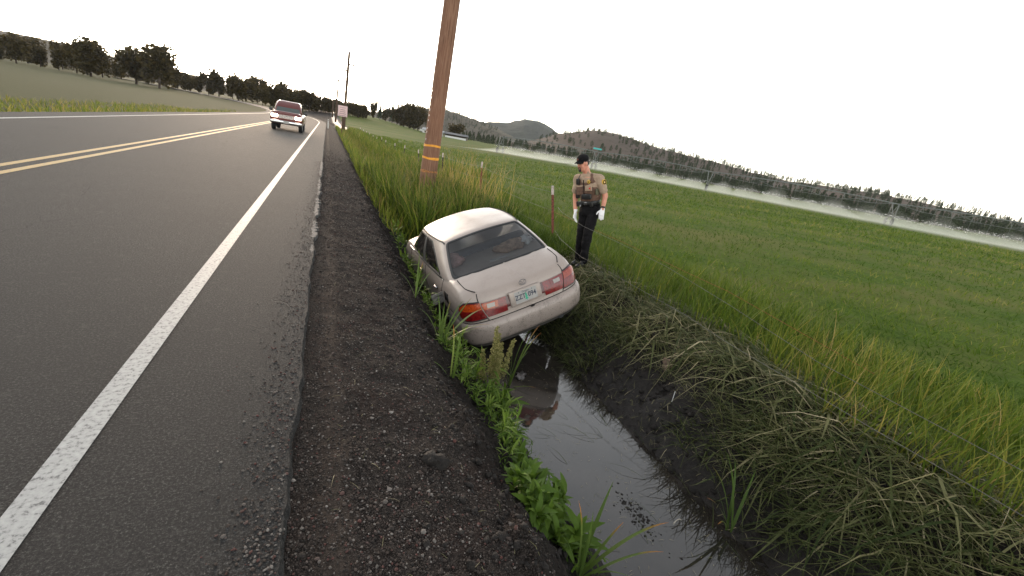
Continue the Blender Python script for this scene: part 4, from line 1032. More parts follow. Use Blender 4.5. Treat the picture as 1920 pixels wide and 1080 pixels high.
m = MB(); m.box((0, -.03, .55), (1.84, .18, .20), None, .05); m.build('bumper', CHROME, su, True)
m = MB(); m.box((0, -.125, .56), (.32, .01, .16)); m.build('number_plate', PL, su)

# ------------------------------------------------------------------ air
hz = MB(); hz.box((300, 900, 48), (5200, 5200, 104)); t = NT('hazy_air'); t.n.remove(t.b); vol = t.new('ShaderNodeVolumePrincipled'); vol.inputs['Color'].default_value = (.86, .90, 1, 1); vol.inputs['Density'].default_value = .00005; vol.inputs['Anisotropy'].default_value = .3
t.link(vol.outputs[0], t.out.inputs['Volume'])
tag(hz.build('haze', t.m), 'thin evening haze in the air', 'haze', kind='stuff')
# ------------------------------------------------------------------ gravel, clods
def stones(P, size, tint, seed, sub=False):
    """irregular low-poly stones at points P"""
    g = np.random.default_rng(seed); n = len(P)
    bm = bmesh.new(); bmesh.ops.create_icosphere(bm, subdivisions=2 if sub else 1, radius=1.0); bm.verts.index_update()
    B = np.array([v.co[:] for v in bm.verts]); BF = np.array([[v.index for v in f.verts] for f in bm.faces]); bm.free()
    sc_ = size[:, None]*np.stack([.7+.6*g.random(n), .7+.6*g.random(n), .45+.4*g.random(n)], 1)
    a = g.random(n)*6.28; c, s = np.cos(a), np.sin(a)
    V = B[None]*(1+.28*(g.random((n, len(B), 1))-.5)*2)*sc_[:, None, :]
    V = np.stack([V[..., 0]*c[:, None]-V[..., 1]*s[:, None], V[..., 0]*s[:, None]+V[..., 1]*c[:, None], V[..., 2]], -1)+P[:, None, :]
    F = BF[None]+(np.arange(n)*len(B))[:, None, None]
    return V.reshape(-1, 3), F.reshape(-1, 3), np.repeat(tint, len(B))
t = NT('mixed_gravel'); c = t.ramp(t.attr('tint'), [(0, (.010, .009, .008)), (.30, (.027, .021, .018)), (.55, (.055, .041, .034)), (.60, (.075, .026, .022)), (.66, (.085, .074, .066)), (.82, (.14, .125, .112)), (1, (.25, .23, .21))])
t.set(color=c, rough=.85, spec=.3); t.link(c, t.b.inputs['Base Color']); GRAV = t.m
g = np.random.default_rng(21)
n = 84000; yy = .7+(27*g.random(n)**3.0); xx = g.uniform(-.10, 1.15, n); keep = (g.random(n) < sst(27, 11, yy)) & (g.random(n) < np.where(xx > .98, .35, 1.0)) & (g.random(n) < .35+1.3*np.clip(fbm(xx*2.3+4, yy*2.3, 3)+.5, 0, 1)); xx, yy = xx[keep], yy[keep]
sz = .0022+.0052*g.random(len(xx))**1.9; big = g.random(len(xx)) < .035; sz[big] *= 1.9; sz *= (1+np.clip(yy-5, 0, 7)/9)*.98
zz_ = Hn(xx, yy)
xe = -.11-np.abs(g.normal(0, .12, 5200)); ye = .9+16*g.random(5200)**2; se = .0022+.006*g.random(5200)**2.5; xx = np.r_[xx, xe]; yy = np.r_[yy, ye]; sz = np.r_[sz, se]; zz_ = np.r_[zz_, np.where(xe < -.118, 0.0, -.02)]
P = np.stack([xx, yy, zz_+sz*.25], 1)
tn_ = np.clip(g.beta(1.5, 2.3, len(xx)), 0, 1); tn_[-5200:] = .35+.6*tn_[-5200:]
V, F, tn = stones(P, sz, tn_, 1)
tag(ob('gravel', npmesh('gravel', V, F, False, dict(tint=tn)), GRAV), 'loose dark gravel scattered over the road shoulder', 'gravel', kind='stuff')
n = 2300; yy = .9+9*g.random(n)**1.6; xx = .95+.40*g.normal(size=n)*.6+.05; kp = (xx > .45) & (xx < 1.7); xx, yy = xx[kp], yy[kp]
sz = .004+.020*g.random(len(xx))**3.5; P = np.stack([xx, yy, Hn(xx, yy)+sz*.15], 1); V, F, tn = stones(P, sz, np.clip(.18*g.random(len(xx)), 0, 1), 2, True)
V2 = V+.9*np.repeat(sz, len(V)//len(sz))[:, None]*np.stack([fbm(V[:, 0]*60, V[:, 1]*60+k*9, 2) for k in range(3)], 1)
n2 = 1500; y2 = 1.2+7*g.random(n2)**1.3; x2 = g.uniform(2.95, 4.0, n2); s2 = .006+.035*g.random(n2)**3; Pb = np.stack([x2, y2, Hn(x2, y2)+s2*.1], 1); Vb, Fb, tb = stones(Pb, s2, .15*g.random(n2), 5, True)
t = NT('black_soil_clods'); nn = t.noise(90, 4, .6, t.coord()); t.set(color=t.ramp(nn, [(.3, (.006, .0055, .005)), (.7, (.024, .019, .016))]), rough=.8, spec=.3); t.bump(nn, .8, .01); CLOD = t.m
tag(ob('soil_clods', npmesh('soil_clods', np.concatenate([V2, Vb]), np.concatenate([F, Fb+len(V2)]), True), CLOD), 'black crumbs of wet soil along both ditch banks', 'soil', kind='stuff')

# ------------------------------------------------------------------ blades of grass and reed
def blades(P, h, w, az, lean, bend, tint, nseg=4, tw=.5, seed=0, ground=None):
    g = np.random.default_rng(seed); N = len(P); tt = np.linspace(0, 1, nseg+1)
    d = np.stack([np.cos(az), np.sin(az), 0*az], 1); wa = az+math.pi/2+g.normal(0, tw, N); wd = np.stack([np.cos(wa), np.sin(wa), 0*wa], 1)
    V = np.zeros((N, 2*nseg+1, 3)); vv = np.zeros((N, 2*nseg+1))
    for k, q_ in enumerate(tt):
        out = lean*q_+bend*q_*q_; upz = np.sqrt(np.clip(q_**2-np.clip(out, 0, .97*q_+1e-6)**2, 0, 1)) if False else q_*np.sqrt(np.clip(1-np.clip(lean+bend*q_*.9, -.97, .97)**2, .03, 1))
        c = P+d*(h*out)[:, None]; c[:, 2] += h*upz
        if ground is not None: c[:, 2] = ground(c[:, 0], c[:, 1])+P[:, 2]+(h*.10*np.sin(q_*3.1)*(1+lean*0))
        if k < nseg:
            ww = (w*(1-q_**1.8)*.5*(1 if k else .75))[:, None]
            V[:, 2*k] = c-wd*ww; V[:, 2*k+1] = c+wd*ww; vv[:, 2*k] = vv[:, 2*k+1] = q_
        else: V[:, 2*k] = c; vv[:, 2*k] = 1
    f = []
    for k in range(nseg-1): f += [(2*k, 2*k+1, 2*k+3), (2*k, 2*k+3, 2*k+2)]
    f.append((2*nseg-2, 2*nseg-1, 2*nseg))
    F = np.array(f)[None]+(np.arange(N)*(2*nseg+1))[:, None, None]
    return V.reshape(-1, 3), F.reshape(-1, 3), np.repeat(tint, 2*nseg+1), vv.ravel()
def blade_obj(name, parts, mat, label, cat='grass'):
    n = 0; VV = []; FF = []; T = []; W = []
    for V, F, t_, v_ in parts: VV.append(V); FF.append(F+n); T.append(t_); W.append(v_); n += len(V)
    return tag(ob(name, npmesh(name, np.concatenate(VV), np.concatenate(FF), False, dict(tint=np.concatenate(T), v=np.concatenate(W))), mat), label, cat, kind='stuff')
REED = leafmat('reed_leaf', [(0, (.026, .050, .007)), (.4, (.085, .130, .016)), (.72, (.185, .225, .032)), (.92, (.29, .27, .052)), (1, (.36, .25, .09))], .45, .45, (.30, .20, .09))
GRASS = leafmat('verge_grass_leaf', [(0, (.030, .058, .007)), (.4, (.075, .120, .014)), (.7, (.135, .175, .024)), (.88, (.24, .22, .040)), (1, (.34, .26, .09))], .5, .45)
CROP = leafmat('alfalfa_leaf', [(0, (.042, .080, .009)), (.4, (.074, .125, .015)), (.7, (.115, .165, .023)), (.9, (.18, .20, .038)), (1, (.25, .235, .07))], .8, .4)
FLAT = leafmat('trampled_grass_leaf', [(0, (.032, .048, .012)), (.35, (.085, .098, .034)), (.65, (.18, .175, .080)), (.88, (.30, .265, .15)), (1, (.42, .36, .23))], .6, .25)
g = np.random.default_rng(31)
def pts(n, x0, x1, y0, y1, px=1.0, py=1.0):
    x = x0+(x1-x0)*g.random(n)**px; y = y0+(y1-y0)*g.random(n)**py; return x, y
# cattail reeds filling the ditch ahead of the car
parts = []
x, y = pts(7400, 1.55, 4.3, 9.55, 20, 1, 1.3); k = (x > 1.9-.04*(y-9.5)+.3*fbm(y*1.1, y*0, 2)) & (g.random(len(x)) < .25+1.2*np.clip(fbm(x*1.6, y*1.2, 3)+.55, 0, 1)) & (np.hypot(x-2.95, y-14) > .33); x, y = x[k], y[k]
n = len(x); hh = (1.0+.75*g.random(n))*np.interp(x, [1.6, 2.1, 3.1, 3.6, 4.3], [.8, 1, .95, .55, .32]); P = np.stack([x, y, H(x, y)-.02], 1)
parts.append(blades(P, hh, .024+.020*g.random(n), g.random(n)*6.28, .05+.16*g.random(n), .05+.50*g.random(n)**2.0, np.clip(g.normal(.38, .24, n), 0, 1), 6, .6, 1))
x, y = pts(9000, 1.25, 4.4, 19, 80, 1, 1.3); n = len(x); P = np.stack([x, y, H(x, y)-.02], 1)
parts.append(blades(P, (.5+.6*g.random(n))*np.interp(x, [1.2, 3, 4.4], [1, .95, .5]), .03+.02*g.random(n), g.random(n)*6.28, .05+.15*g.random(n), .1+.4*g.random(n)**2, np.clip(g.normal(.55, .2, n), 0, 1), 4, .8, 2))
x, y = pts(450, 1.15, 1.75, 9.5, 20); n = len(x); P = np.stack([x, y, H(x, y)-.02], 1)
parts.append(blades(P, .3+.5*g.random(n), .014+.01*g.random(n), g.random(n)*6.28, .1+.2*g.random(n), .1+.4*g.random(n)**2, np.clip(g.normal(.6, .2, n), 0, 1), 4, .8, 3))
x, y = pts(260, 2.2, 4.6, 10.5, 16); n = len(x); P = np.stack([x, y, H(x, y)-.02], 1)
parts.append(blades(P, 1.3+.55*g.random(n), .012+.008*g.random(n), g.random(n)*6.28, .05+.25*g.random(n), .05+.5*g.random(n)**2, np.clip(g.normal(.97, .04, n), 0, 1), 6, .6, 21))
blade_obj('reeds', parts, REED, 'dense stand of green cattail reeds filling the ditch beyond the car', 'reeds')
# tall grass along the fence, and the strip beyond the trampled bank
parts = []
x, y = pts(21000, 4.15, 7.2, -2.5, 26, 1.5, 1.25); k = (x > 4.15+.25*fbm(y*1.3, y*0+4, 2)+np.where((y > 2) & (y < 6.6), .22, 0)) & (np.hypot(x-4.05, y-6.3) > .30); x, y = x[k], y[k]; n = len(x)
tall = np.interp(x, [4.1, 4.7, 5.6, 6.6, 7.2], [.32, .50, .55, .36, .22])*(.6+.7*g.random(n))*np.interp(y, [5.8, 7.2, 22, 26], [1, .55, .55, .8])
P = np.stack([x, y, Hn(x, y)-.02], 1)
gold = np.clip(.25*sst(4.6, 2.6, y)+.15*fbm(x*.8, y*.8, 2), 0, .5)
parts.append(blades(P, tall, .008+.009*g.random(n), g.random(n)*6.28, .05+.20*g.random(n), .1+.5*g.random(n)**1.7, np.clip(g.normal(.40, .18, n)+gold, 0, 1), 4, .8, 4))
x, y = pts(9000, 4.0, 9, 24, 75, 1.3, 1.1); n = len(x); P = np.stack([x, y, H(x, y)-.02], 1)
parts.append(blades(P, .35+.5*g.random(n), .03+.03*g.random(n), g.random(n)*6.28, .1+.2*g.random(n), .1+.5*g.random(n)**1.7, np.clip(g.normal(.5, .18, n), 0, 1), 4, .8, 5))
x, y = pts(4500, 3.2, 4.5, 6.7, 10.0); k = (x > 3.45) & (np.hypot(x-4.05, y-6.3) > .45); x, y = x[k], y[k]; n = len(x); P = np.stack([x, y, Hn(x, y)-.02], 1)
parts.append(blades(P, .16+.28*g.random(n), .010+.010*g.random(n), g.random(n)*6.28, .1+.2*g.random(n), .15+.5*g.random(n)**1.5, np.clip(g.normal(.33, .15, n), 0, 1), 4, .8, 6))
x, y = pts(6500, -16, -9.1, -2, 60, 1, 1.6); n = len(x); P = np.stack([x, y, H(x, y)-.02], 1)
parts.append(blades(P, .18+.3*g.random(n), .03+.02*g.random(n), g.random(n)*6.28, .1+.3*g.random(n), .1+.5*g.random(n), np.clip(g.normal(.75, .18, n), 0, 1), 3, .8, 16))
blade_obj('tall_grass', parts, GRASS, 'tall green grass standing along the wire fence')
# crop in the field: low leafy tufts thinning out with distance
parts = []
r = 7.0+85*g.random(62000)**2.0; a = R(-3)+R(86)*g.random(62000); x, y = r*np.sin(a), r*np.cos(a); k = (x > 5.7+.5*fbm(y*.5, y*0, 2)) & (y > -1); x, y, r = x[k], y[k], r[k]; n = len(x)
row = fbm(x*.35+2, y*.35, 3)+1.2*fbm((x*.788-y*.616)*.06, (x*.616+y*.788)*.45+3, 3); P = np.stack([x, y, Hn(x, y)-.01], 1); s_ = np.clip(r/16, .8, 4)
parts.append(blades(P, (.10+.13*g.random(n))*(1+.35*row)*np.clip(s_*.6, .9, 2.0), .022*s_*(.6+.8*g.random(n)), g.random(n)*6.28, .2+.4*g.random(n), .2+.4*g.random(n), np.clip(g.normal(.5, .2, n)+row*.45, 0, 1), 3, 1.0, 7))
blade_obj('field_crop', parts, CROP, 'low green hay crop covering the whole field', 'crop')
# trampled grass on the right bank
parts = []
x, y = pts(10500, 3.25, 4.75, -1.5, 7.2); k = (x > 3.45+.35*fbm(y*1.7, y*0+7, 3)+np.interp(y, [1.8, 2.6, 4.2, 5.4], [-.10, .34, .34, .12])) & (g.random(len(x)) < .72) & (g.random(len(x)) < np.clip((x-3.2)*2.2, 0, 1)*(.5+1.2*np.clip(fbm(x*3, y*3, 3)+.45, 0, 1))); x, y = x[k], y[k]; n = len(x)
P = np.stack([x, y, .012+.05*g.random(n)], 1); az = R(118)+g.normal(0, .75, n)+1.2*fbm(x*1.3, y*1.3, 2)
parts.append(blades(P, .16+.36*g.random(n), .006+.013*g.random(n)**1.5, az, .85+0*x, .1+0*x, np.clip(g.normal(.40, .30, n), 0, 1), 4, 1.2, 8, Hn))
x, y = pts(1500, 3.35, 4.7, -.5, 7.0); k = (x > 3.6+.4*fbm(y*1.7, y*0+7, 3)+np.interp(y, [1.8, 2.6, 4.2, 5], [-.1, .2, .2, 0])) & (g.random(len(x)) < .3+1.3*np.clip(fbm(x*2+5, y*2, 2)+.4, 0, 1)); x, y = x[k], y[k]; n = len(x)
P = np.stack([x, y, .02+.06*g.random(n)], 1); az = R(118)+g.normal(0, .6, n)+np.where(g.random(n) < .3, 1.6, 0)
parts.append(blades(P, .35+.45*g.random(n), .014+.014*g.random(n), az, .85+0*x, .1+0*x, np.clip(g.normal(.44, .32, n), 0, 1), 5, 1.0, 41, Hn))
x, y = pts(2600, 3.5, 4.6, .6, 6.5); n = len(x); P = np.stack([x, y, Hn(x, y)], 1)
parts.append(blades(P, .12+.25*g.random(n), .006+.006*g.random(n), R(140)+g.normal(0, 1, n), .5+.35*g.random(n), .2+.3*g.random(n), np.clip(g.normal(.5, .2, n), 0, 1), 4, 1, 9))
x, y = pts(1300, 2.95, 3.7, 3.9, 5.6); n = len(x); P = np.stack([x, y, Hn(x, y)], 1)
parts.append(blades(P, .18+.22*g.random(n), .006+.007*g.random(n), R(200)+g.normal(0, .8, n), .35+.35*g.random(n), .3+.3*g.random(n), np.clip(g.normal(.25, .15, n), 0, 1), 4, 1, 10))
x, y = pts(1100, 3.0, 3.9, .5, 2.6); k = x > 3.15; x, y = x[k], y[k]; n = len(x); P = np.stack([x, y, Hn(x, y)], 1)
parts.append(blades(P, .2+.3*g.random(n), .007+.008*g.random(n), R(200)+g.normal(0, .8, n), .35+.4*g.random(n), .3+.3*g.random(n), np.clip(g.normal(.22, .15, n), 0, 1), 4, 1, 11))
blade_obj('trampled_grass', parts, FLAT, 'flattened dead and green grass over the muddy right bank')
# straw and bits of stem on mud, shoulder and water
parts = []
x, y = pts(420, 1.8, 3.0, 1.2, 4.2); n = len(x); P = np.stack([x, y, np.full(n, WATER_Z+.004)], 1)
def flat_at(x, y): return np.zeros_like(x)
parts.append(blades(P, .015+.05*g.random(n)**2, .0018+.0014*g.random(n), g.random(n)*6.28, .95+0*x, 0*x, np.clip(g.normal(.85, .2, n), 0, 1), 3, .2, 12, flat_at))
x, y = pts(26, 1.85, 3.0, 1.4, 4.3); n = len(x); P = np.stack([x, y, np.full(n, WATER_Z+.003)], 1)
parts.append(blades(P, .15+.35*g.random(n), .004+.003*g.random(n), R(115)+g.normal(0, .6, n), .95+0*x, 0*x, np.clip(g.normal(.1, .1, n), 0, 1), 4, .2, 13, flat_at))
x, y = pts(300, .0, 1.35, .9, 8, 1, 1.5); n = len(x); P = np.stack([x, y, .006+0*x], 1)
parts.append(blades(P, .02+.09*g.random(n)**2, .0016+.0014*g.random(n), g.random(n)*6.28, .9+0*x, 0*x, np.clip(g.normal(.72, .2, n), 0, 1), 3, .4, 14, Hn))
x, y = pts(500, 2.95, 3.7, 1.2, 5, 1, 1); n = len(x); P = np.stack([x, y, .008+0*x], 1)
parts.append(blades(P, .03+.12*g.random(n)**2, .003+.003*g.random(n), g.random(n)*6.28, .9+0*x, 0*x, np.clip(g.normal(.8, .2, n), 0, 1), 3, .4, 15, Hn))
blade_obj('straw_litter', parts, FLAT, 'bits of straw and stem littering mud and water', 'straw')

# ------------------------------------------------------------------ single plants
STRAP = leafmat('cattail_leaf', [(0, (.050, .090, .018)), (.5, (.095, .15, .032)), (1, (.15, .20, .05))], .4, .4, (.42, .17, .05))
WEED = leafmat('weed_leaf', [(0, (.040, .085, .010)), (.5, (.105, .180, .024)), (1, (.19, .27, .045))], .5, .4)
DOCK = leafmat('dock_seed', [(0, (.14, .15, .045)), (.5, (.26, .25, .09)), (1, (.36, .31, .14))], .8, .3)
def strap(L, w, az, lean, bend, tint, n=12, droop=0.0):
    tt = np.linspace(0, 1, n+1); d = np.array((math.cos(az), math.sin(az), 0)); wd = np.array((-math.sin(az), math.cos(az), 0))
    p = np.zeros(3); V = []; vv = []; ang = lean
    for k, q_ in enumerate(tt):
        ww = w*.5*min(1, .55+q_*4)*(1-q_**3.2)+.0006
        V += [p-wd*ww+np.array((0, 0, ww*.25)), p-d*ww*.18, p+wd*ww+np.array((0, 0, ww*.25))]; vv += [q_]*3
        ang = lean+bend*q_**1.6+droop*q_**4; p = p+(d*math.sin(ang)+np.array((0, 0, math.cos(ang))))*L/n
    me = npmesh('leaf', V, grid_faces(3, n+1), True, dict(tint=np.full(len(V), tint), v=vv)); me.materials.append(STRAP); return me
def clump(loc, leaves, label, z=None, grow=1.0):
    e = empty('cattail_clump', (loc[0], loc[1], float(Hn(loc[0], loc[1]))-.02 if z is None else z)); rr = np.random.default_rng(int(loc[1]*1000))
    for (az, L, w, lean, bend, tint) in leaves:
        L *= grow; w *= 1.15*grow**.5
        o = ob('leaf', strap(L, w, R(az), lean, bend, tint, droop=.6*rr.random()), None, e); o.location = (rr.normal(0, .012), rr.normal(0, .012), 0)
    return tag(e, label, 'plant', 'cattail clumps by the ditch')
# azimuth 0 = +X (to the field), 90 = along the road away from the camera
clump((1.17, 4.03), [(20, .50, .016, .75, .5, .3), (5, .55, .018, .55, .7, .55), (-15, .50, .015, .8, .5, .7), (40, .46, .016, .45, .4, .4), (60, .42, .014, .3, .3, .5), (100, .46, .016, .2, .35, .2), (150, .40, .014, .35, .6, .4), (190, .30, .012, .7, 1.0, .3), (0, .44, .012, 1.0, .3, .8), (30, .52, .017, .60, .25, .5), (75, .40, .014, .5, .2, .3)], 'bushy cattail clump on the bank beside the left tail light', None, 1.2)
clump((1.965, 3.85), [(-10, .62, .020, .06, .10, .3), (170, .55, .018, .05, .08, .5), (5, .66, .020, .16, .28, .72), (15, .60, .016, .30, .35, .75), (0, .40, .014, .22, .3, .4), (190, .34, .012, .22, .2, .45), (-30, .26, .010, 1.15, .35, .9)], 'upright cattail clump in the water just behind the rear bumper', WATER_Z-.03, 1.25)
clump((.98, 4.61), [(80, .40, .014, .15, .35, .3), (20, .30, .013, .35, .5, .4), (160, .26, .012, .45, .4, .3), (-60, .20, .010, .8, .6, .3), (50, .34, .010, .1, .2, .6)], 'short cattail sprout on the black bank beside the fuel flap', None, 1.25)
clump((1.10, 3.32), [(60, .36, .018, .10, .25, .35), (170, .26, .014, .55, .9, .4), (100, .40, .013, .05, .12, .95), (10, .24, .012, .4, .5, .4), (200, .20, .010, .7, 1.0, .3)], 'small three-bladed cattail sprout on the left bank edge', None, 1.3)
clump((1.50, 1.52), [(110, .40, .017, .12, .15, .65), (80, .38, .015, .05, .10, .25), (35, .48, .020, .38, .35, .3), (10, .34, .016, .60, .15, .7), (-5, .52, .018, .70, .75, .68), (-18, .44, .014, .80, .45, .6), (150, .30, .014, .30, .4, .3), (170, .22, .012, .5, .6, .2), (-60, .3, .012, .5, .7, .3)], 'long-leaved cattail clump leaning over the water nearest the camera', -.80, 1.35)
clump((2.95, 1.62), [(150, .42, .018, .45, .2, .3), (120, .40, .016, .35, .3, .5), (100, .48, .018, .25, .3, .3), (170, .36, .014, .6, .3, .7), (60, .42, .016, .3, .4, .2), (200, .34, .012, .75, .4, .8), (30, .40, .016, .4, .3, .3)], 'green cattail clump at the water edge of the right bank', -.86, 1.3)
def leafmesh(L, w, curl, seed):
    g_ = np.random.default_rng(seed); n = 8; V = []; vv = []
    for k in range(n+1):
        q_ = k/n; ww = w*.5*math.sin(math.pi*min(1, q_*.93+.06))**.8*(1+.10*math.sin(q_*22+seed)); x = L*q_; z = L*(.35*q_-curl*q_*q_)
        V += [(x, -ww, z+ww*.35), (x, 0, z-.0), (x, ww, z+ww*.35)]; vv += [q_]*3
    me = npmesh('leaf', V, grid_faces(3, n+1), True, dict(tint=np.clip(np.full(len(V), .25+.6*g_.random()), 0, 1), v=vv)); me.materials.append(WEED); return me
BROAD = [leafmesh(.095+.02*i, .032+.004*i, .45+.1*i, i) for i in range(4)]
NARROW = [leafmesh(.075+.015*i, .011+.002*i, .4+.1*i, 10+i) for i in range(4)]
def weed(loc, n, sc_, kind, label, hgt=.12, z=None):
    e = empty('leafy_weed', (loc[0], loc[1], float(Hn(loc[0], loc[1])) if z is None else z)); rr = np.random.default_rng(int(abs(loc[0]*7919+loc[1]*104729)))
    m = MB()
    stems = [(rr.normal(0, .035), rr.normal(0, .035), rr.random()*6.28) for _ in range(max(2, n//9))]
    for (sx, sy, sa) in stems: m.tube([(sx, sy, -.02), (sx+.02*math.cos(sa), sy+.02*math.sin(sa), hgt*.5*sc_), (sx+.05*math.cos(sa), sy+.05*math.sin(sa), hgt*sc_)], [.003, .0025, .001], 5)
    st = m.build('stems', WEED, e, True)
    for k in range(n):
        sx, sy, sa = stems[k % len(stems)]; q_ = rr.random(); o = ob('leaf', (BROAD if kind == 'b' else NARROW)[rr.integers(0, 4)], None, e)
        o.location = (sx+.05*q_*math.cos(sa)*sc_, sy+.05*q_*math.sin(sa)*sc_, hgt*q_*sc_); o.rotation_euler = (rr.normal(0, .35), -.15-.9*q_+rr.normal(0, .3), rr.random()*6.28)
        s_ = sc_*(.55+.6*rr.random())*(1.15-.4*q_); o.scale = (s_, s_, s_)
    return tag(e, label, 'weed', 'leafy weeds along the water edge')
WSPOTS = [((1.20, 1.74), 26, 1.0, 'b'), ((1.24, 1.92), 28, 1.1, 'b'), ((1.28, 2.06), 26, 1.1, 'b'), ((1.26, 2.30), 24, 1.0, 'n'), ((1.30, 2.52), 24, 1.2, 'n'), ((1.26, 3.42), 26, 1.3, 'n'), ((1.28, 3.66), 26, 1.4, 'n'), ((1.24, 3.90), 26, 1.3, 'n'), ((1.56, 1.76), 22, 1.2, 'b'), ((1.58, 1.96), 22, 1.2, 'b'), ((1.64, 3.20), 24, 1.3, 'n'), ((1.66, 2.94), 22, 1.2, 'n'),
          ((1.30, 1.66), 26, 1.0, 'b'), ((1.46, 1.66), 26, 1.1, 'b'), ((1.36, 1.84), 28, 1.1, 'b'), ((1.50, 1.88), 30, 1.25, 'b'), ((1.42, 2.02), 28, 1.2, 'b'), ((1.53, 2.08), 24, 1.1, 'b'), ((1.36, 2.22), 26, 1.0, 'b'), ((1.50, 2.28), 24, 1.0, 'b'),
          ((1.40, 2.46), 26, 1.1, 'n'), ((1.52, 2.52), 26, 1.2, 'n'), ((1.38, 2.68), 26, 1.1, 'n'), ((1.50, 2.74), 26, 1.3, 'n'), ((1.60, 2.80), 22, 1.1, 'n'), ((1.42, 2.95), 26, 1.2, 'n'), ((1.55, 3.06), 26, 1.3, 'n'), ((1.36, 3.16), 24, 1.1, 'n'),
          ((1.48, 3.30), 28, 1.3, 'n'), ((1.62, 3.40), 26, 1.3, 'n'), ((1.40, 3.52), 28, 1.4, 'n'), ((1.58, 3.66), 28, 1.4, 'n'), ((1.70, 3.52), 24, 1.3, 'b'), ((1.40, 3.80), 28, 1.4, 'n'), ((1.56, 3.90), 26, 1.4, 'n'), ((1.34, 4.02), 26, 1.3, 'n'), ((1.50, 4.14), 26, 1.4, 'n'), ((1.42, 4.38), 24, 1.3, 'n'),
          ((1.36, 4.75), 22, 1.2, 'n'), ((1.30, 5.2), 22, 1.2, 'n'), ((1.40, 5.6), 24, 1.3, 'n'), ((1.32, 6.1), 24, 1.4, 'n'), ((1.42, 6.6), 24, 1.4, 'n'), ((1.36, 7.1), 24, 1.5, 'n'), ((1.40, 7.7), 24, 1.5, 'b'), ((1.36, 8.4), 24, 1.6, 'n'), ((1.40, 9.2), 26, 1.7, 'n')]
def weed_zone(x, y, kd):
    return ('broad-leaved weed in the patch beside the nearest cattail clump' if kd == 'b' and y < 2.4 else
            'fine-leaved weed between the broad-leaved patch and the seeding dock' if y < 3.3 else
            'fine-leaved weed tangled round the foot of the seeding dock' if y < 4.5 and kd == 'n' else
            'broad-leaved weed standing in water by the seeding dock' if y < 4.5 else
            'wide-leaved weed growing beside the sunken front door' if kd == 'b' else 'small weed on the bank along the car')
seen_w = {}
for (loc, n, s_, kd) in sorted(WSPOTS, key=lambda w_: (w_[0][1], w_[0][0])):
    zn = weed_zone(*loc, kd); c_ = seen_w.get(zn, 0); seen_w[zn] = c_+1
    only = sum(weed_zone(*w_[0], w_[3]) == zn for w_ in WSPOTS) == 1
    weed(loc, n, s_*1.18, kd, zn if only else ('nearest ' if c_ == 0 else ORD[c_]+' nearest ')+zn, .12 if kd == 'b' else .17)
# low tangle of small leaves covering the left bank between the weeds
x, y = pts(5200, 1.18, 1.78, 1.5, 10.2); k = (x > 1.30+.35*fbm(y*1.9, y*0+5, 3)+np.interp(y, [1.5, 2.4, 3, 4.4, 6], [0, .06, 0, -.05, .02])) & (x < 1.72) & (g.random(len(x)) < .35+1.2*np.clip(fbm(x*5, y*4, 3)+.4, 0, 1)); x, y = x[k], y[k]; n = len(x)
P = np.stack([x, y, Hn(x, y)+.13*g.random(n)**1.3], 1)
lo = blades(P, .03+.055*g.random(n), .008+.012*g.random(n), g.random(n)*6.28, .3+.5*g.random(n), .1+.3*g.random(n), np.clip(g.normal(.45, .25, n), 0, 1), 3, 1.0, 33)
blade_obj('bank_undergrowth', [lo], WEED, 'low tangle of small weeds covering the left ditch bank', 'weeds')
# curly dock gone to seed
dk = empty('dock_plant', (1.585, 3.53, -.80)); rr = np.random.default_rng(77)
for (dx, dy, h_, lean_) in ((0, 0, .78, (.0, .02)), (.05, .03, .58, (.05, .03)), (.10, .02, .62, (.11, .02)), (-.04, .03, .50, (-.05, .04)), (.03, -.03, .52, (.03, -.03)), (.02, .02, .70, (.02, .01))):
    c = [np.array((dx, dy, 0))+np.array((lean_[0]*q_, lean_[1]*q_, h_*q_)) for q_ in np.linspace(0, 1, 6)]
    m = MB(); m.tube(c, np.linspace(.005, .002, 6), 6); st = m.build('stalk', DOCK, dk, True)
    n = 900; q_ = .34+.66*rr.random(n); cc = np.array((dx, dy, 0))+np.stack([lean_[0]*q_, lean_[1]*q_, h_*q_], 1); rad = (.040*(1.08-q_)+.008)*np.sqrt(rr.random(n))*(.7+.5*np.abs(np.sin(q_*40))); a = rr.random(n)*6.28
    cc[:, 0] += rad*np.cos(a)*1.3; cc[:, 1] += rad*np.sin(a)*1.3; s_ = .004+.0035*rr.random(n)[:, None]; d1 = rr.normal(size=(n, 3)); d2 = rr.normal(size=(n, 3))
    V = np.stack([cc-d1*s_, cc+d1*s_, cc+d2*s_], 1).reshape(-1, 3); me = npmesh('seed_head', V, np.arange(3*n).reshape(-1, 3), False, dict(tint=np.repeat(rr.random(n), 3))); so_ = ob('seed_head', me, DOCK, dk); so_['kind'] = 'stuff'
for k in range(16):
    o = ob('leaf', NARROW[k % 4], None, dk); a = rr.random()*6.28; o.location = (.03*math.cos(a), .03*math.sin(a), .05+.30*rr.random()); o.rotation_euler = (0, -.5*rr.random(), a); o.scale = (1.6, 1.6, 1.6)
tag(dk, 'tall yellowish dock plant gone to seed behind the bumper', 'plant')
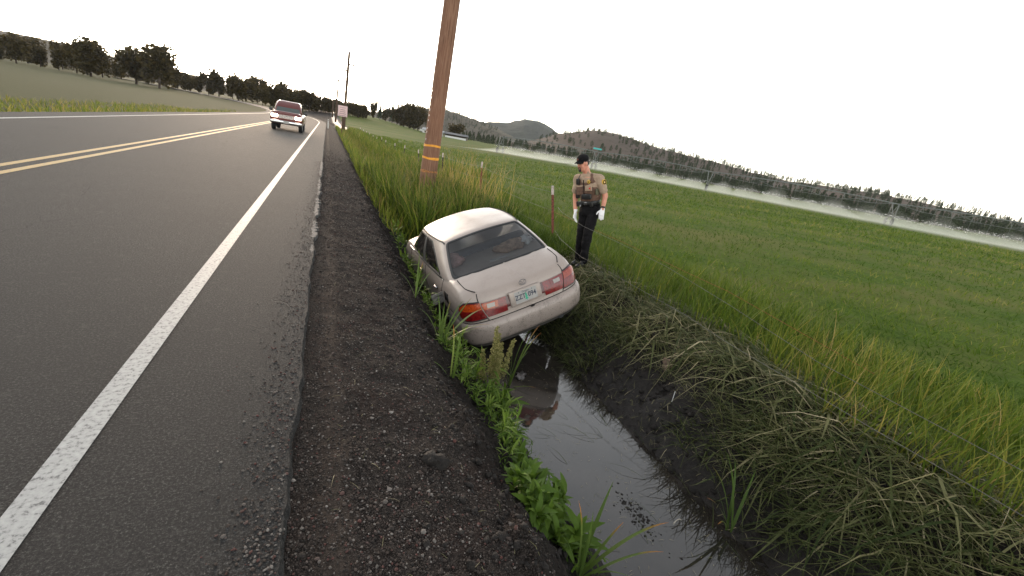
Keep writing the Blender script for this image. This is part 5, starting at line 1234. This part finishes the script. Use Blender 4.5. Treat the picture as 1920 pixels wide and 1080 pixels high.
# odd bits lying about
def flotsam(name, c, r, mat, seed, label, cat):
    o = ob(name, lump(name, (0, 0, 0), r, mat, seed, .55), mat); o.location = c; o.rotation_euler = (0, 0, seed*1.3); return tag(o, label, cat)
flotsam('plastic_scrap', (2.20, 4.02, WATER_Z+.015), (.075, .05, .02), plain('dirty_plastic', (.11, .10, .095), .3, var=.3, scale=30), 3.1, 'crumpled grey plastic scrap floating behind the bumper', 'litter')
flotsam('earth_clod', (3.62, 3.28, float(Hn(3.62, 3.28))+.03), (.035, .05, .08), plain('tan_clod', (.17, .115, .085), .95, var=.3, scale=40), 5.2, 'tan clod of earth upright at the edge of trampled grass', 'clod')
flotsam('earth_clod', (.62, 1.93, float(Hn(.62, 1.93))+.015), (.07, .05, .03), CLOD, 6.7, 'big black clod of soil lying alone on the gravel', 'clod')
a = np.linspace(.3, 2.6, 9); m = MB(); m.tube(np.stack([2.60+.055*np.cos(a), 1.78+.02*np.sin(a)*0+.03*np.cos(a*.5), WATER_Z+.005+.035*np.sin(a)], 1), .004, 6); tag(m.build('dry_stem', plain('bleached_stem', (.40, .36, .30), .8), None, True), 'pale bent dry stem arching out of the water', 'stem')
m = MB(); m.box((3.38, 2.86, float(Hn(3.38, 2.86))+.05), (.008, .004, .13)); tag(m.build('plastic_strip', plain('white_strip', (.62, .62, .62), .5), None), 'thin white strip stuck in the black mud bank', 'strip')
n = 240; x, y = 2.33+.05*g.normal(size=n)*1.0, 1.98+.17*g.normal(size=n)*.8; x = x+.25*(y-1.98)*-.4; s_ = .003+.009*g.random(n)**2.5; V, F, tn = stones(np.stack([x, y, np.full(n, WATER_Z-.0005)], 1), s_, .1*g.random(n), 9, True)
tag(ob('floating_scum', npmesh('floating_scum', V, F, True), CLOD), 'dark clot of mud and rot breaking the water surface', 'mud', kind='stuff')
# ------------------------------------------------------------------ the officer
def remesh(m, voxel, it=4, fac=.5, noise=0.0, seed=0.0):
    me = m.mesh('tmp'); bm = bmesh.new(); bm.from_mesh(me); bmesh.ops.recalc_face_normals(bm, faces=bm.faces[:]); bm.to_mesh(me); bm.free()
    o = bpy.data.objects.new('tmp', me); COL.objects.link(o)
    r = o.modifiers.new('r', 'REMESH'); r.mode = 'VOXEL'; r.voxel_size = voxel
    s = o.modifiers.new('s', 'SMOOTH'); s.factor = fac; s.iterations = it
    dg = bpy.context.evaluated_depsgraph_get(); out = bpy.data.meshes.new_from_object(o.evaluated_get(dg)); bpy.data.objects.remove(o)
    out.polygons.foreach_set('use_smooth', np.ones(len(out.polygons), bool))
    if noise:
        V = np.zeros(len(out.vertices)*3, np.float32); N = V.copy(); out.vertices.foreach_get('co', V); out.vertices.foreach_get('normal', N); V = V.reshape(-1, 3); N = N.reshape(-1, 3)
        q_ = fbm(V[:, 0]*9+V[:, 1]*6+seed, V[:, 2]*14+V[:, 1]*5, 3); V = V+N*(q_*noise)[:, None]; out.vertices.foreach_set('co', V.ravel().astype(np.float32))
    out.materials.clear(); return out
def loft(m, C, A, B, Ld, Fd, n=24):
    C = [np.array(c, float) for c in C]; V = []; F = []; a = np.arange(n)*2*math.pi/n; Ld = np.array(Ld); Fd = np.array(Fd)
    for c, p_, q_ in zip(C, A, B): V.append(c+np.cos(a)[:, None]*p_*Ld+np.sin(a)[:, None]*q_*Fd)
    for i in range(len(C)-1):
        for j in range(n): k = (j+1) % n; F.append((i*n+j, i*n+k, (i+1)*n+k, (i+1)*n+j))
    F.append(list(range(n))[::-1]); F.append([(len(C)-1)*n+j for j in range(n)]); return m.add(np.concatenate(V), F)
JO = np.array((-.31, -.44, .06))
J = {k: np.array(v)-JO for k, v in {'ankR': (-0.307, -0.346, 0.150), 'ankL': (-0.312, -0.532, 0.158), 'toeR': (-0.43, -0.42, 0.09), 'toeL': (-0.45, -0.60, 0.095), 'kneeR': (-0.380, -0.381, 0.628), 'kneeL': (-0.369, -0.565, 0.648),
    'hipR': (-0.389, -0.341, 1.047), 'hipL': (-0.313, -0.512, 1.075), 'pelv': (-0.349, -0.423, 1.10), 'waist': (-0.376, -0.415, 1.189), 'chest': (-0.464, -0.410, 1.432), 'neck': (-0.531, -0.391, 1.615), 'shR': (-0.577, -0.225, 1.508), 'shL': (-0.385, -0.565, 1.575),
    'elR': (-0.556, -0.225, 1.216), 'elL': (-0.255, -0.640, 1.330), 'wrR': (-0.557, -0.337, 0.964), 'wrL': (-0.290, -0.710, 1.110), 'knR': (-0.555, -0.357, 0.867), 'knL': (-0.313, -0.740, 1.015), 'tipR': (-0.525, -0.400, 0.778), 'tipL': (-0.300, -0.765, 0.905), 'headc': (-0.643, -0.385, 1.762)}.items()}
J['wrL'] = J['elL']+(J['wrL']-J['elL'])*1.0
Fb = np.array((-.85, -.50, -.18)); Fb /= np.linalg.norm(Fb); Lb = np.array((.47, -.86, .20)); Lb /= np.linalg.norm(Lb); Lb -= Fb*(Lb @ Fb); Lb /= np.linalg.norm(Lb)
Fh = np.array((-.93, -.22, -.34)); Fh /= np.linalg.norm(Fh); Lh = np.array((.24, -.96, .12)); Lh -= Fh*(Lh @ Fh); Lh /= np.linalg.norm(Lh); Uh = np.cross(Fh, -Lh); Uh = Uh if Uh[2] > 0 else -Uh
SKIN = plain('warm_lit_skin', (.58, .25, .165), .55, var=.10, scale=20); KHAKI = plain('khaki_shirt', (.36, .26, .185), .9, var=.10, scale=30); VEST = plain('brown_vest', (.135, .075, .052), .9, var=.18, scale=30)  # skin reddened and lightened: warm light on the face put into its colour
BLKC = plain('black_cloth', (.009, .0085, .0095), .9, var=.3, scale=25, spec=.15); LEATH = plain('black_leather', (.012, .012, .012), .45); GLOVE = plain('white_glove', (.78, .76, .77), .7, var=.05); HAIR = plain('dark_hair', (.020, .013, .010), .7); GOLD = plain('gold_badge', (.62, .38, .05), .4, .3)
man = tag(empty('person', (4.15, 6.28, -.13)), 'standing person in khaki shirt, brown vest, black cap, white gloves', 'person')
hc = J['headc']
def hp(f, l, u): return hc+Fh*f+Lh*l+Uh*u
# body: head, neck, trunk, arms and legs in one skin
m = MB(); HM = np.stack([Fh, Lh, Uh], 1)
m.ell(hp(-.005, 0, .025), (.098, .076, .105), HM); m.ell(hp(.030, 0, -.055), (.062, .056, .070), HM); m.ell(hp(.062, 0, -.092), (.026, .028, .022), HM)
m.cap(hp(.088, 0, .018), .010, hp(.112, 0, -.020), .014, 10); m.cap(hp(.083, -.035, .030), .012, hp(.083, .035, .030), .012, 10)
for s in (-1, 1): m.ell(hp(-.008, s*.078, .0), (.026, .009, .033), HM); m.ell(hp(.055, s*.042, -.030), (.028, .022, .026), HM)
m.cap(hp(.084, -.016, -.058), .008, hp(.084, .016, -.058), .008, 8)
m.cap(hp(-.035, 0, -.05), .058, J['neck']+np.array((.03, 0, -.05)), .066)
loft(m, [J['pelv'], J['waist'], J['chest'], J['neck']+np.array((0, 0, -.05)), J['neck']+np.array((0, 0, -.01))], (.15, .145, .165, .13, .07), (.10, .095, .11, .08, .06), Lb, Fb)
for s in 'RL':
    m.cap(J['sh'+s], .058, J['el'+s], .047); m.cap(J['el'+s], .047, J['wr'+s], .031)
    m.cap(J['hip'+s], .085, J['knee'+s], .060); m.cap(J['knee'+s], .058, J['ank'+s], .042)
ob('body', remesh(m, .009, 3), SKIN, man)
# face details
m = MB(); m.ell(hp(.080, 0, -.094), (.022, .026, .026), HM); m.cap(hp(.096, -.026, -.046), .0065, hp(.096, .026, -.046), .0065, 8); m.cap(hp(.086, -.030, -.05), .006, hp(.080, -.026, -.09), .006, 8); m.cap(hp(.086, .030, -.05), .006, hp(.080, .026, -.09), .006, 8); ob('goatee', remesh(m, .004, 2), HAIR, man)
for s in (-1, 1):
    m = MB(); m.ell(hp(.090, s*.034, .012), (.008, .014, .007), HM); m.build('eye', plain('eye_shadowed', (.10, .06, .045), .3) if s < 0 else bpy.data.materials['eye_shadowed'], man, True)
    m = MB(); m.cap(hp(.098, s*.018, .032), .005, hp(.090, s*.050, .034), .004, 8); m.build('eyebrow', HAIR, man, True)
m = MB(); m.ell(hp(-.036, 0, .010), (.084, .080, .072), HM); m.ell(hp(-.01, .071, .02), (.030, .010, .03), HM); m.ell(hp(-.01, -.071, .02), (.030, .010, .03), HM); ob('hair', remesh(m, .006, 2), HAIR, man)
m = MB(); m.ell(hp(-.006, 0, .075), (.108, .090, .075), HM); m.ell(hp(.0, 0, .055), (.107, .088, .035), HM); cp = ob('cap', remesh(m, .006, 3), BLKC, man)
m = MB(); V = []; F = []; nb = 15
for k in range(nb):
    a = R(-68)+R(136)*k/(nb-1); f_, l_ = .098*math.cos(a), .082*math.sin(a)
    V += [hp(f_, l_, .055), hp(f_+.062*math.cos(a)**.7, l_*1.06, .050-.016*abs(math.sin(a))*2), hp(f_+.062*math.cos(a)**.7, l_*1.06, .043-.016*abs(math.sin(a))*2), hp(f_, l_, .046)]
for k in range(nb-1):
    for j in range(4): j2 = (j+1) % 4; F.append((k*4+j, k*4+j2, (k+1)*4+j2, (k+1)*4+j))
m.add(V, F); m.build('cap_brim', BLKC, cp, True)
m = MB(); m.ell(hp(.104, 0, .085), (.006, .020, .018), HM); m.build('cap_crest', plain('dark_red_crest', (.16, .05, .03), .7), cp, True)
# clothes
m = MB(); up_ = np.array((0, 0, 1.))
loft(m, [J['waist']-up_*.035, J['waist']+up_*.05, J['chest']-up_*.08, J['chest']+up_*.06, J['neck']-up_*.055, J['neck']+up_*.012], (.172, .175, .188, .190, .135, .074), (.128, .128, .136, .130, .095, .072), Lb, Fb)
for s in 'RL': q_ = .66; m.cap(J['sh'+s], .078, J['sh'+s]+(J['el'+s]-J['sh'+s])*q_, .074); m.cap(J['sh'+s], .076, J['chest']+(J['sh'+s]-J['chest'])*.3+up_*.08, .085)
sh = ob('shirt', remesh(m, .011, 4, .5, .018, 2.0), KHAKI, man)
for s in (-1, 1):
    m = MB(); b_ = J['neck']+up_*.018+Fb*.050+Lb*s*.034; m.box(b_, (.012, .06, .052), np.stack([Fb, Lb*.85+up_*-.4*s*0+Fb*.0, up_], 1), .004); m.build('collar', KHAKI, sh, True)
m = MB()
loft(m, [J['waist']+up_*.02, J['waist']+up_*.07, J['chest']-up_*.08, J['chest']+up_*.04, J['chest']+up_*.10], (.178, .186, .198, .196, .165), (.142, .146, .156, .148, .130), Lb, Fb)
for s in (-1, 1): m.cap(J['chest']+up_*.08+Lb*s*.10+Fb*.09, .040, J['neck']-up_*.03+Lb*s*.095-Fb*.0, .034); m.cap(J['neck']-up_*.03+Lb*s*.095, .034, J['chest']+up_*.08+Lb*s*.10-Fb*.10, .04)
vest = ob('vest', remesh(m, .011, 3, .5, .016, 5.0), VEST, man)
ch = J['chest']; BM = np.stack([Fb, Lb, np.cross(Fb, Lb) if np.cross(Fb, Lb)[2] > 0 else -np.cross(Fb, Lb)], 1); Ub = BM[:, 2]
def bp_(f, l, u): return ch+Fb*f+Lb*l+Ub*u
def pouch(nm, f, l, u, d, mat, par, ch_=.008): m = MB(); m.box(bp_(f, l, u), d, BM, ch_); return m.build(nm, mat, par, True)
pouch('pocket', .155, .085, -.02, (.03, .115, .085), KHAKI, vest); pouch('pocket', .150, -.085, -.06, (.035, .11, .13), VEST, vest); pouch('holster', .150, .04, -.155, (.05, .17, .085), LEATH, vest, .015)
pouch('magazine_pouch', .135, -.135, -.11, (.045, .06, .15), LEATH, vest); pouch('zip', .158, .0, -.02, (.012, .010, .27), BLKC, vest, .002); pouch('side_strap', .05, .185, -.09, (.10, .02, .10), plain('olive_strap', (.10, .095, .06), .9), vest)
pouch('red_tab', .173, .115, -.02, (.006, .030, .026), plain('red_tab_cloth', (.60, .03, .03), .7), vest, .002)
m = MB(); m.box(bp_(.120, -.125, .085), (.045, .055, .10), BM, .014); m.tube([bp_(.12, -.12, .12), bp_(.10, -.10, .17)], .008, 6); m.build('radio', LEATH, man, True)
m = MB(); cB = bp_(.138, .085, .082); pr_ = []
for k in range(14): a = math.pi*2*k/14; r_ = .034 if k % 2 == 0 else .020; pr_.append(cB+Lb*r_*math.cos(a)+Ub*r_*math.sin(a))
V = [p+Fb*.012 for p in pr_]+[p-Fb*.01 for p in pr_]+[cB+Fb*.018]; m.add(V, [(k, (k+1) % 14, 28) for k in range(14)]+[(k, 14+k, 14+(k+1) % 14, (k+1) % 14) for k in range(14)]); bd_ = m.build('badge', GOLD, man)
m = MB(); m.ell(cB+Fb*.014, (.008, .011, .011), BM); m.build('seal', VEST, bd_, True)
# round shoulder patch facing out from the left sleeve
out = np.array((.25, -.95, .15)); out /= np.linalg.norm(out); pc = J['shL']+(J['elL']-J['shL'])*.20+out*.076; tx = np.cross(out, up_); tx /= np.linalg.norm(tx); tz = np.cross(tx, out)
PM = np.stack([tx, tz, out], 1)
def disc(nm, r_, h_, mat, par, dx=0, dz=0, n=20):
    m = MB(); a = np.arange(n)*2*math.pi/n; V = np.concatenate([np.stack([r_*np.cos(a)+dx, r_*np.sin(a)+dz, 0*a+h_], 1), np.stack([r_*np.cos(a)+dx, r_*np.sin(a)+dz, 0*a-.02], 1)]) @ PM.T+pc
    m.add(V, [list(range(n))]+[(k, n+k, n+(k+1) % n, (k+1) % n) for k in range(n)]); return m.build(nm, mat, par)
pt_ = disc('shoulder_patch', .046, .006, GOLD, man); disc('patch_field', .038, .0085, BLKC, pt_); disc('patch_star', .019, .0105, GOLD, pt_, .004, .002, 5); disc('patch_seal', .007, .0125, WHITEW, pt_, .004, .002, 8)
m = MB(); loft(m, [J['waist']-up_*.01, J['pelv']+up_*.02, J['pelv']-up_*.05, (J['hipR']+J['hipL'])/2-up_*.10], (.172, .178, .182, .150), (.128, .130, .132, .115), Lb, Fb)
for s in 'RL': m.cap(J['hip'+s], .102, J['knee'+s], .082); m.cap(J['knee'+s], .083, J['ank'+s]+up_*.02, .070)
tr = ob('trousers', remesh(m, .011, 4, .5, .022, 9.0), BLKC, man)
m = MB(); loft(m, [J['waist']-up_*.045, J['waist']-up_*.035, J['waist']+up_*.012, J['waist']+up_*.022], (.176, .184, .184, .176), (.132, .140, .140, .132), Lb, Fb); bl = m.build('belt', LEATH, man, True)
m = MB(); m.box(J['waist']-up_*.015+Fb*.142, (.012, .05, .042), BM, .004); m.build('buckle', CHROME, bl)
for l_ in (-.10, .10, -.15): m = MB(); m.box(J['waist']-up_*.03+Fb*.115+Lb*l_, (.045, .05, .085), BM, .012); m.build('belt_pouch', LEATH, bl, True)
m = MB(); m.tube([J['waist']-up_*.03+Fb*.14-Lb*.09, J['waist']-up_*.09+Fb*.145-Lb*.085], .007, 6); m.build('keys', CHROME, bl, True)
for s in 'RL':
    m = MB(); m.cap(J['ank'+s]+up_*.10, .060, J['ank'+s], .056); m.cap(J['ank'+s]-up_*.04, .052, J['toe'+s]-up_*.005, .042); ob('boot', remesh(m, .009, 3), LEATH, man)
# gloved hands
def hand(wr, kn, tip, across, thumb_side, name):
    m = MB(); d = kn-wr; d /= np.linalg.norm(d); ac = np.array(across, float); ac -= d*(ac @ d); ac /= np.linalg.norm(ac); nn = np.cross(d, ac)
    d2 = tip-kn; d2 /= np.linalg.norm(d2); kn2 = wr+d*.092
    loft(m, [wr-d*.05, wr-d*.01, wr+d*.04, wr+d*.085, wr+d*.105], (.036, .034, .042, .046, .040), (.034, .028, .021, .018, .014), ac, nn)
    for k, (off, L) in enumerate(((-.033, .072), (-.011, .082), (.011, .076), (.033, .060))):
        b_ = kn2+ac*off*thumb_side*-1; sp_ = ac*(off*thumb_side*-1)*.35; p1 = b_+(d2+sp_*3)*L*.5; p2 = p1+(d2*.92+sp_*2+nn*.25*(1 if nn @ Fb < 0 else -1))*L*.52
        m.cap(b_-d*.02, .0105, p1, .010, 10, 4); m.cap(p1, .010, p2, .0085, 10, 4)
    tb = wr+d*.030+ac*thumb_side*.034; t1 = tb+(d*.75+ac*thumb_side*.75)*.042; t2 = t1+(d*.95+ac*thumb_side*.30)*.038
    m.cap(wr+d*.015+ac*thumb_side*.018, .018, t1, .0125, 10, 4); m.cap(t1, .0122, t2, .0098, 10, 4)
    o = ob(name, remesh(m, .0042, 2), GLOVE, man); return o
hand(J['wrL'], J['knL'], J['tipL'], (.90, -.42, 0), -1, 'glove'); hand(J['wrR'], J['knR'], J['tipR'], (.75, .65, 0), -1, 'glove')
w0 = J['wrL']+(J['elL']-J['wrL'])*.16; dd = (J['elL']-J['wrL']); dd /= np.linalg.norm(dd); m = MB(); m.tube([w0-dd*.014, w0+dd*.014], .037, 16); m.build('watch', LEATH, man, True)
